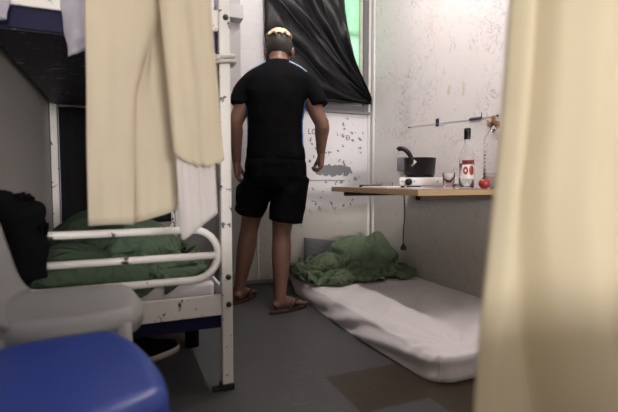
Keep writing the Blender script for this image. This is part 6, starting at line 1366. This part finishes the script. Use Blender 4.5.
def head_matrix():
    return Matrix.Translation((.014, .055, 1.562)) @ Matrix.Rotation(radians(-20), 4, 'X')
HM = head_matrix()
def arm(bm, sh, el, wr, s):
    sh, el, wr = Vector(sh), Vector(el), Vector(wr)
    pts = spline([sh, sh.lerp(el, .35), sh.lerp(el, .75), el, el.lerp(wr, .3), el.lerp(wr, .7), wr], 4)
    n = len(pts) - 1
    rad = [pl(i / n, [(0, .048), (.2, .050), (.42, .045), (.5, .043), (.62, .045), (.8, .034), (1, .026)]) for i in range(n + 1)]
    tube(bm, pts, rad, 16)
def hand(bm, wr, s, curl):
    """palm faces the thigh; four fingers curl inwards and forwards, thumb at the front"""
    w = Vector(wr)
    # local axes: d down, f forward, i inward
    d, f, i = Vector((0, .06, -1)).normalized(), Vector((0, 1, 0)), Vector((-s, 0, 0))
    P = lambda a, b, c: w + d * a + f * b + i * c
    tube(bm, [P(-.02, 0, 0), P(.015, .002, .0), P(.05, .006, .002), P(.088, .006, .004)], [(.026, .023), (.034, .023), (.043, .021), (.040, .016)], 16, up=f)
    for k, (b, L) in enumerate(((.032, .072), (.011, .080), (-.010, .074), (-.030, .058))):
        base = P(.078, b, .002)
        pts = [P(.055, b * .9, .002), base]
        ang = 0; cur = Vector(base)
        for seg_, bend in ((.42, .45 + curl), (.32, .85 + curl), (.26, .55 + curl)):
            ang += bend
            dirv = d * cos(ang) + (i * .85 + f * .25).normalized() * sin(ang)
            cur = cur + dirv * (L * seg_); pts.append(cur.copy())
        tube(bm, spline(pts, 4), [pl(q / (len(spline(pts, 4)) - 1), [(0, .0118), (.6, .0102), (1, .0080)]) for q in range(len(spline(pts, 4)))], 10)
    th = [P(.012, .022, .006), P(.040, .046, .018), P(.066, .050, .034), P(.088, .040, .044)]
    th = spline(th, 4)
    tube(bm, th, [pl(q / (len(th) - 1), [(0, .016), (.5, .0130), (1, .0095)]) for q in range(len(th))], 10)
def leg(bm, hip, knee, ank, footdir, s):
    hip, knee, ank = Vector(hip), Vector(knee), Vector(ank)
    pts = spline([hip, hip.lerp(knee, .5), knee, knee.lerp(ank, .3), knee.lerp(ank, .65), ank, ank + Vector((0, 0, -.045))], 5)
    n = len(pts) - 1
    rad = [pl(i / n, [(0, .098), (.2, .082), (.33, .060), (.40, .056), (.52, .060), (.62, .054), (.78, .037), (.86, .035), (1, .037)]) for i in range(n + 1)]
    tube(bm, pts, rad, 18)
    fd = Vector((footdir[0], footdir[1], 0)).normalized()
    side = Vector((-fd.y, fd.x, 0))
    g = Vector((ank.x, ank.y, .030))
    fp = [g - fd * .044 + Vector((0, 0, .008)), g - fd * .030 + Vector((0, 0, .016)), g + fd * .03 + Vector((0, 0, .028)), g + fd * .09 + Vector((0, 0, .016)), g + fd * .145 + Vector((0, 0, .004)), g + fd * .165 + Vector((0, 0, .003))]
    tube(bm, fp, [(.022, .022), (.032, .028), (.042, .033), (.026, .040), (.016, .044), (.012, .040)], 16)
    for k, (o_, L, r) in enumerate(((.034, .052, .0125), (.014, .050, .009), (-.004, .045, .0085), (-.021, .038, .008), (-.036, .028, .0078))):
        o_ *= -s
        b = g + fd * .145 + side * o_ * 1.0
        tube(bm, [b, b + fd * L * .6 + Vector((0, 0, .0)), b + fd * L + Vector((0, 0, -.006))], [r, r, r * .8], 8)
    return fd, g

RA, LA = Vector((.022, -.121, .098)), Vector((-.245, .101, .098))
fdR, fdL = (.174, .16), (.10, .28)
bm = bmesh.new()
# trunk and neck
loft(bm, [((-.01, 0, .80), .12, .095, 2.2), ((-.01, .0, .88), .165, .115, 2.3), ((-.01, 0, .96), .160, .108, 2.3), ((-.008, 0, 1.06), .140, .098, 2.3), ((-.004, 0, 1.18), .155, .105, 2.3),
          ((0, .0, 1.30), .165, .108, 2.4), ((.004, .0, 1.36), .158, .092, 2.4), ((.006, .0, 1.41), .12, .074, 2.2), ((.008, .004, 1.45), .08, .060, 2.1), ((.010, .012, 1.50), .060, .060, 2)])
tube(bm, [(.008, .0, 1.44), (.010, .015, 1.49), (.012, .035, 1.54), (.013, .05, 1.58)], [(.062, .060), (.056, .056), (.055, .055), (.056, .056)], 18)
# head: skull, jaw, nose, ears, brow, lips
def hell(c, r, rx=0): ellipsoid(bm, HM @ Vector(c), r, 22, 16, (HM.to_3x3() @ Matrix.Rotation(rx, 3, 'X')))
hell((0, -.006, .030), (.077, .096, .086))
hell((0, .022, -.025), (.064, .072, .080))
hell((0, .050, -.070), (.042, .036, .034))
hell((0, .100, -.012), (.011, .017, .026), .25)
hell((0, .108, -.026), (.016, .012, .010))
hell((0, .080, .022), (.052, .018, .012))
hell((0, .088, -.052), (.022, .010, .006)); hell((0, .086, -.063), (.020, .010, .007))
for s in (-1, 1):
    hell((s * .080, -.004, -.012), (.010, .018, .032), .2)
    hell((s * .088, -.010, -.006), (.007, .014, .024), .2)
    hell((s * .045, .066, -.018), (.020, .018, .016))
# limbs
arm(bm, (-.150, 0, 1.365), (-.246, -.015, 1.115), (-.248, .035, .890), -1)
arm(bm, (.160, 0, 1.365), (.272, -.025, 1.11), (.268, .030, .945), 1)
hand(bm, (-.248, .037, .883), -1, .0)
hand(bm, (.270, .033, .938), 1, .30)
leg(bm, (.085, 0, .86), (.030, -.02, .49), RA, fdR, 1)
leg(bm, (-.095, 0, .86), (-.170, .075, .52), LA, fdL, -1)
body = obj('body', bm, M['skin'], man)
rm = body.modifiers.new('r', 'REMESH'); rm.mode = 'VOXEL'; rm.voxel_size = .0052; rm.use_smooth_shade = True
sm = body.modifiers.new('s', 'SMOOTH'); sm.factor = .5; sm.iterations = 4
bake(body)
for p in body.data.polygons: p.use_smooth = True

# eyes
for s in (-1, 1):
    bm = bmesh.new(); ellipsoid(bm, HM @ Vector((s * .031, .082, .002)), (.0115, .0115, .0115), 14, 10); e = obj('eye', bm, M['paper'], man)
    bm = bmesh.new(); ellipsoid(bm, HM @ Vector((s * .031, .0905, .0005)), (.005, .0035, .005), 10, 8); obj('iris', bm, M['hair_dark'], e)
# hair
def hair_shell(cond, sc, lift, res=(64, 44)):
    bm = bmesh.new()
    r = bmesh.ops.create_uvsphere(bm, u_segments=res[0], v_segments=res[1], radius=1)
    kill = [v for v in bm.verts if not cond(v.co)]
    bmesh.ops.delete(bm, geom=kill, context='VERTS')
    for v in bm.verts:
        n_ = v.co.copy()
        j = lift * (.6 + .8 * abs(noise.noise(n_ * 9)) + .35 * noise.noise(n_ * 24))
        v.co = HM @ Vector((n_.x * (.077 * sc + j), -.006 + n_.y * (.096 * sc + j), .030 + n_.z * (.086 * sc + j)))
    return bm
bm = hair_shell(lambda n: (n.z > -.97 + 1.1 * max(0, n.y + .35)) and n.y < .62 and n.z * .94 - n.y * .34 < .62, 1.01, .003)
hd = obj('hair', bm, M['hair_dark'], man, label='short dark faded hair'); solidify(hd, .004, 0)
bm = hair_shell(lambda n: n.z * .94 - n.y * .34 > .44 + .10 * sin(n.x * 15 + 1) and n.y < .75, 1.015, .016)
ht = obj('bleached_top', bm, M['hair_blond'], hd, label='bleached blond hair on top'); solidify(ht, .007, 0)

# t-shirt
bm = bmesh.new()
loft(bm, [((-.006, 0, .895), .178, .128, 2.4), ((-.008, 0, .93), .178, .128, 2.4), ((-.010, 0, 1.00), .170, .122, 2.4), ((-.010, 0, 1.10), .168, .122, 2.4), ((-.006, 0, 1.20), .176, .126, 2.4),
          ((.0, .0, 1.30), .188, .128, 2.5), ((.004, .0, 1.38), .196, .116, 2.5), ((.006, .0, 1.425), .172, .098, 2.3), ((.008, .004, 1.462), .115, .080, 2.1), ((.009, .010, 1.490), .074, .072, 2)], 36)
for sh_, mid, hem, r0, r1 in (((-.125, 0, 1.385), (-.190, 0, 1.325), (-.228, -.006, 1.225), .062, .057), ((.135, 0, 1.385), (.205, 0, 1.325), (.252, -.012, 1.218), .062, .061)):
    tube(bm, spline([sh_, mid, hem], 6), [(lerp(r0, r1, i / 12), lerp(r0 + .004, r1 + .010, i / 12)) for i in range(13)], 22, up=Vector((1, 0, 0)))
shirt = obj('t_shirt', bm, [M['black_shirt'], M['blue_stripe']], man)
rm = shirt.modifiers.new('r', 'REMESH'); rm.mode = 'VOXEL'; rm.voxel_size = .008; rm.use_smooth_shade = True
sm = shirt.modifiers.new('s', 'SMOOTH'); sm.factor = .5; sm.iterations = 14
bake(shirt)
me = shirt.data
for v in me.vertices:
    x, y, z = v.co
    d = .006 * (ridged(x * 5 + z * 3, z * 5 - x * 2, 3) - .4) * sstep(1.46, 1.30, z) + .006 * nz(x * 8, y * 8, z * 5)
    v.co += v.normal * d
while len(me.materials) < 2: me.materials.append(M['blue_stripe'])
me.materials[0] = M['black_shirt']; me.materials[1] = M['blue_stripe']
for p in me.polygons:
    p.use_smooth = True
    c = p.center
    p.material_index = 1 if (.97 < c.z < 1.275 and abs(c.x + .006) > .158 and abs(c.x) < .205 and -.050 < c.y < .03) else 0
bvh = BVHTree.FromPolygons([v.co for v in me.vertices], [tuple(p.vertices) for p in me.polygons])
def on_shirt(x, y0=None, z=None):
    h = bvh.ray_cast(Vector((x, -1, z)), Vector((0, 1, 0)))
    return h[0]
for s in (-1, 1):
    pts = []
    for k in range(16):
        t = k / 15
        x = .008 + s * lerp(.068, .172, t)
        h = bvh.ray_cast(Vector((x, -.048 + .018 * t, 2)), Vector((0, 0, -1)))[0]
        if h: pts.append(h + Vector((0, 0, .001)))
    bm = bmesh.new(); tube(bm, pts, [(.006, .008)] * len(pts), 8)
    obj('shoulder_stripe', bm, M['pale_stripe'], shirt, label='pale blue shoulder stripe')
bm = bmesh.new()
tube(bm, [(.010 + .064 * cos(a), .012 + .064 * sin(a), 1.492 + .008 * sin(a)) for a in [2 * pi * i / 24 for i in range(24)]], (.008), 8, closed=True)
obj('collar', bm, M['black_shirt'], shirt)

# shorts
bm = bmesh.new()
loft(bm, [((-.006, 0, .73), .165, .120, 2.3), ((-.006, 0, .80), .186, .136, 2.4), ((-.006, 0, .88), .184, .132, 2.4), ((-.006, 0, .935), .172, .120, 2.4)], 36)
def sleg(top, hem, r0, r1):
    t, h = Vector(top), Vector(hem)
    pts = [t.lerp(h, k / 10) for k in range(11)]
    tube(bm, pts, [(lerp(r0, r1, k / 10) * 1.05, lerp(r0, r1, k / 10)) for k in range(11)], 26, up=Vector((0, 1, 0)))
sleg((-.100, .0, .80), (-.178, .045, .575), .098, .095)
sleg((.090, .0, .80), (.052, -.015, .525), .105, .106)
# pocket flaps
ellipsoid(bm, (.160, -.01, .66), (.016, .055, .075)); ellipsoid(bm, (-.218, .02, .665), (.040, .065, .10))
shorts = obj('shorts', bm, M['black_cloth'], man)
rm = shorts.modifiers.new('r', 'REMESH'); rm.mode = 'VOXEL'; rm.voxel_size = .008; rm.use_smooth_shade = True
sm = shorts.modifiers.new('s', 'SMOOTH'); sm.factor = .5; sm.iterations = 4
bake(shorts)
for v in shorts.data.vertices:
    x, y, z = v.co
    v.co += v.normal * (.008 * (ridged(x * 5, z * 7 + y * 3, 8) - .4) + .005 * nz(x * 12, y * 12, z * 9))
for p in shorts.data.polygons: p.use_smooth = True

# flip-flops
def flip(ank, fd, s):
    fd = Vector((fd[0], fd[1], 0)).normalized(); side = Vector((-fd.y, fd.x, 0))
    c = Vector((ank.x, ank.y, 0)) + fd * .062
    bm = bmesh.new()
    for z0, z1 in ((0, .021),):
        n = 32
        rings = []
        for z, g in ((z0, .97), (z0 + .004, 1), (z1 - .003, 1), (z1, .97)):
            ring = []
            for k in range(n):
                a = 2 * pi * k / n
                l = cos(a); w = sin(a)
                ww = (.044 + .010 * l) * (1 - .08 * cos(2 * a))
                ring.append(bm.verts.new(c + fd * (l * .142 * g) + side * (w * ww * g) + Vector((0, 0, z))))
            rings.append(ring)
        for A, B in zip(rings, rings[1:]):
            for k in range(n): bm.faces.new((A[k], A[(k + 1) % n], B[(k + 1) % n], B[k]))
        bm.faces.new(rings[0][::-1]); bm.faces.new(rings[-1])
    f = obj('flip_flop', bm, M['red_sole'], man, label='black flip-flop with a red brown sole edge')
    bm = bmesh.new()
    ring = [bm.verts.new(c + fd * (cos(a) * .136) + side * (sin(a) * (.041 + .010 * cos(a))) + Vector((0, 0, .0225))) for a in [2 * pi * k / 32 for k in range(32)]]
    bm.faces.new(ring)
    r = bmesh.ops.extrude_face_region(bm, geom=bm.faces[:])
    for v in [g for g in r['geom'] if isinstance(g, bmesh.types.BMVert)]: v.co.z += .004
    obj('insole', bm, M['black_rubber'], f, False, label='black insole')
    bm = bmesh.new()
    toe = c + fd * .085
    for q in (-1, 1):
        pts = spline([toe + Vector((0, 0, .030)), toe - fd * .03 + side * q * .022 + Vector((0, 0, .060)), c + fd * .0 + side * q * .043 + Vector((0, 0, .052)), c - fd * .03 + side * q * .046 + Vector((0, 0, .018))], 6)
        tube(bm, pts, [(.005, .010)] * len(pts), 8)
    obj('strap', bm, M['black_rubber'], f)
flip(RA, fdR, 1); flip(LA, fdL, -1)

# ------------------------------------------------------------------ light
def area(name, loc, sx, sy, power, col, rot=(0, 0, 0)):
    l = bpy.data.lights.new(name, 'AREA'); l.shape = 'RECTANGLE'; l.size = sx; l.size_y = sy; l.energy = power; l.color = col
    o = bpy.data.objects.new(name, l); link(o); o.location = loc; o.rotation_euler = rot
    return o
# fluorescent strip on the ceiling
fx = thing('ceiling_lamp', 'white fluorescent strip lamp fixed to the ceiling in the middle of the room', 'lamp', (.95, 1.85, ZC))
bm = bmesh.new(); box(bm, -.05, .05, -.62, .62, -.04, 0, .006); obj('housing', bm, M['paper'], fx, False)
def lamp_mat(strength):
    t = NT('lit_tube'); t.n.remove(t.b)
    e = t.n.new('ShaderNodeEmission'); e.inputs[0].default_value = (1.0, .925, .885, 1); e.inputs[1].default_value = strength
    t.l(e.outputs[0], t.out.inputs[0]); return t.m
for s in (-1, 1):
    bm = bmesh.new(); box(bm, -.018, .018, s * .605 - .012, s * .605 + .012, -.075, -.04, .003); obj('tube_holder', bm, M['paper'], fx, False)
bm = bmesh.new(); tube(bm, [(0, -.59, -.062), (0, .59, -.062)], .016, 14); obj('tube', bm, lamp_mat(LAMP), fx)
area('added_front_fill', (.50, YF + .03, 1.35), 1.1, .6, FILL, (1.0, .96, .92), (radians(90), 0, 0))  # added fill from behind the camera for the curtains; no known window there

w = bpy.data.worlds.new('sky'); scene.world = w; w.use_nodes = True
bg = w.node_tree.nodes['Background']
bg.inputs[0].default_value = (.85, .95, 1.0, 1); bg.inputs[1].default_value = 2.4

# ------------------------------------------------------------------ camera
cam = bpy.data.cameras.new('camera'); co = bpy.data.objects.new('camera', cam); link(co)
co.location = (0, 0, .78)
co.rotation_euler = (radians(90 - 3.4), 0, radians(-23))
cam.sensor_width = 36; cam.sensor_fit = 'HORIZONTAL'; cam.lens = 440 / 618 * 36
cam.clip_start = .02
cam.dof.use_dof = True; cam.dof.focus_distance = 2.7; cam.dof.aperture_fstop = 2.2
scene.camera = co
scene.view_settings.view_transform = 'Standard'; scene.view_settings.look = 'None'
scene.view_settings.exposure = 0; scene.view_settings.gamma = 1; scene.view_settings.use_curve_mapping = False
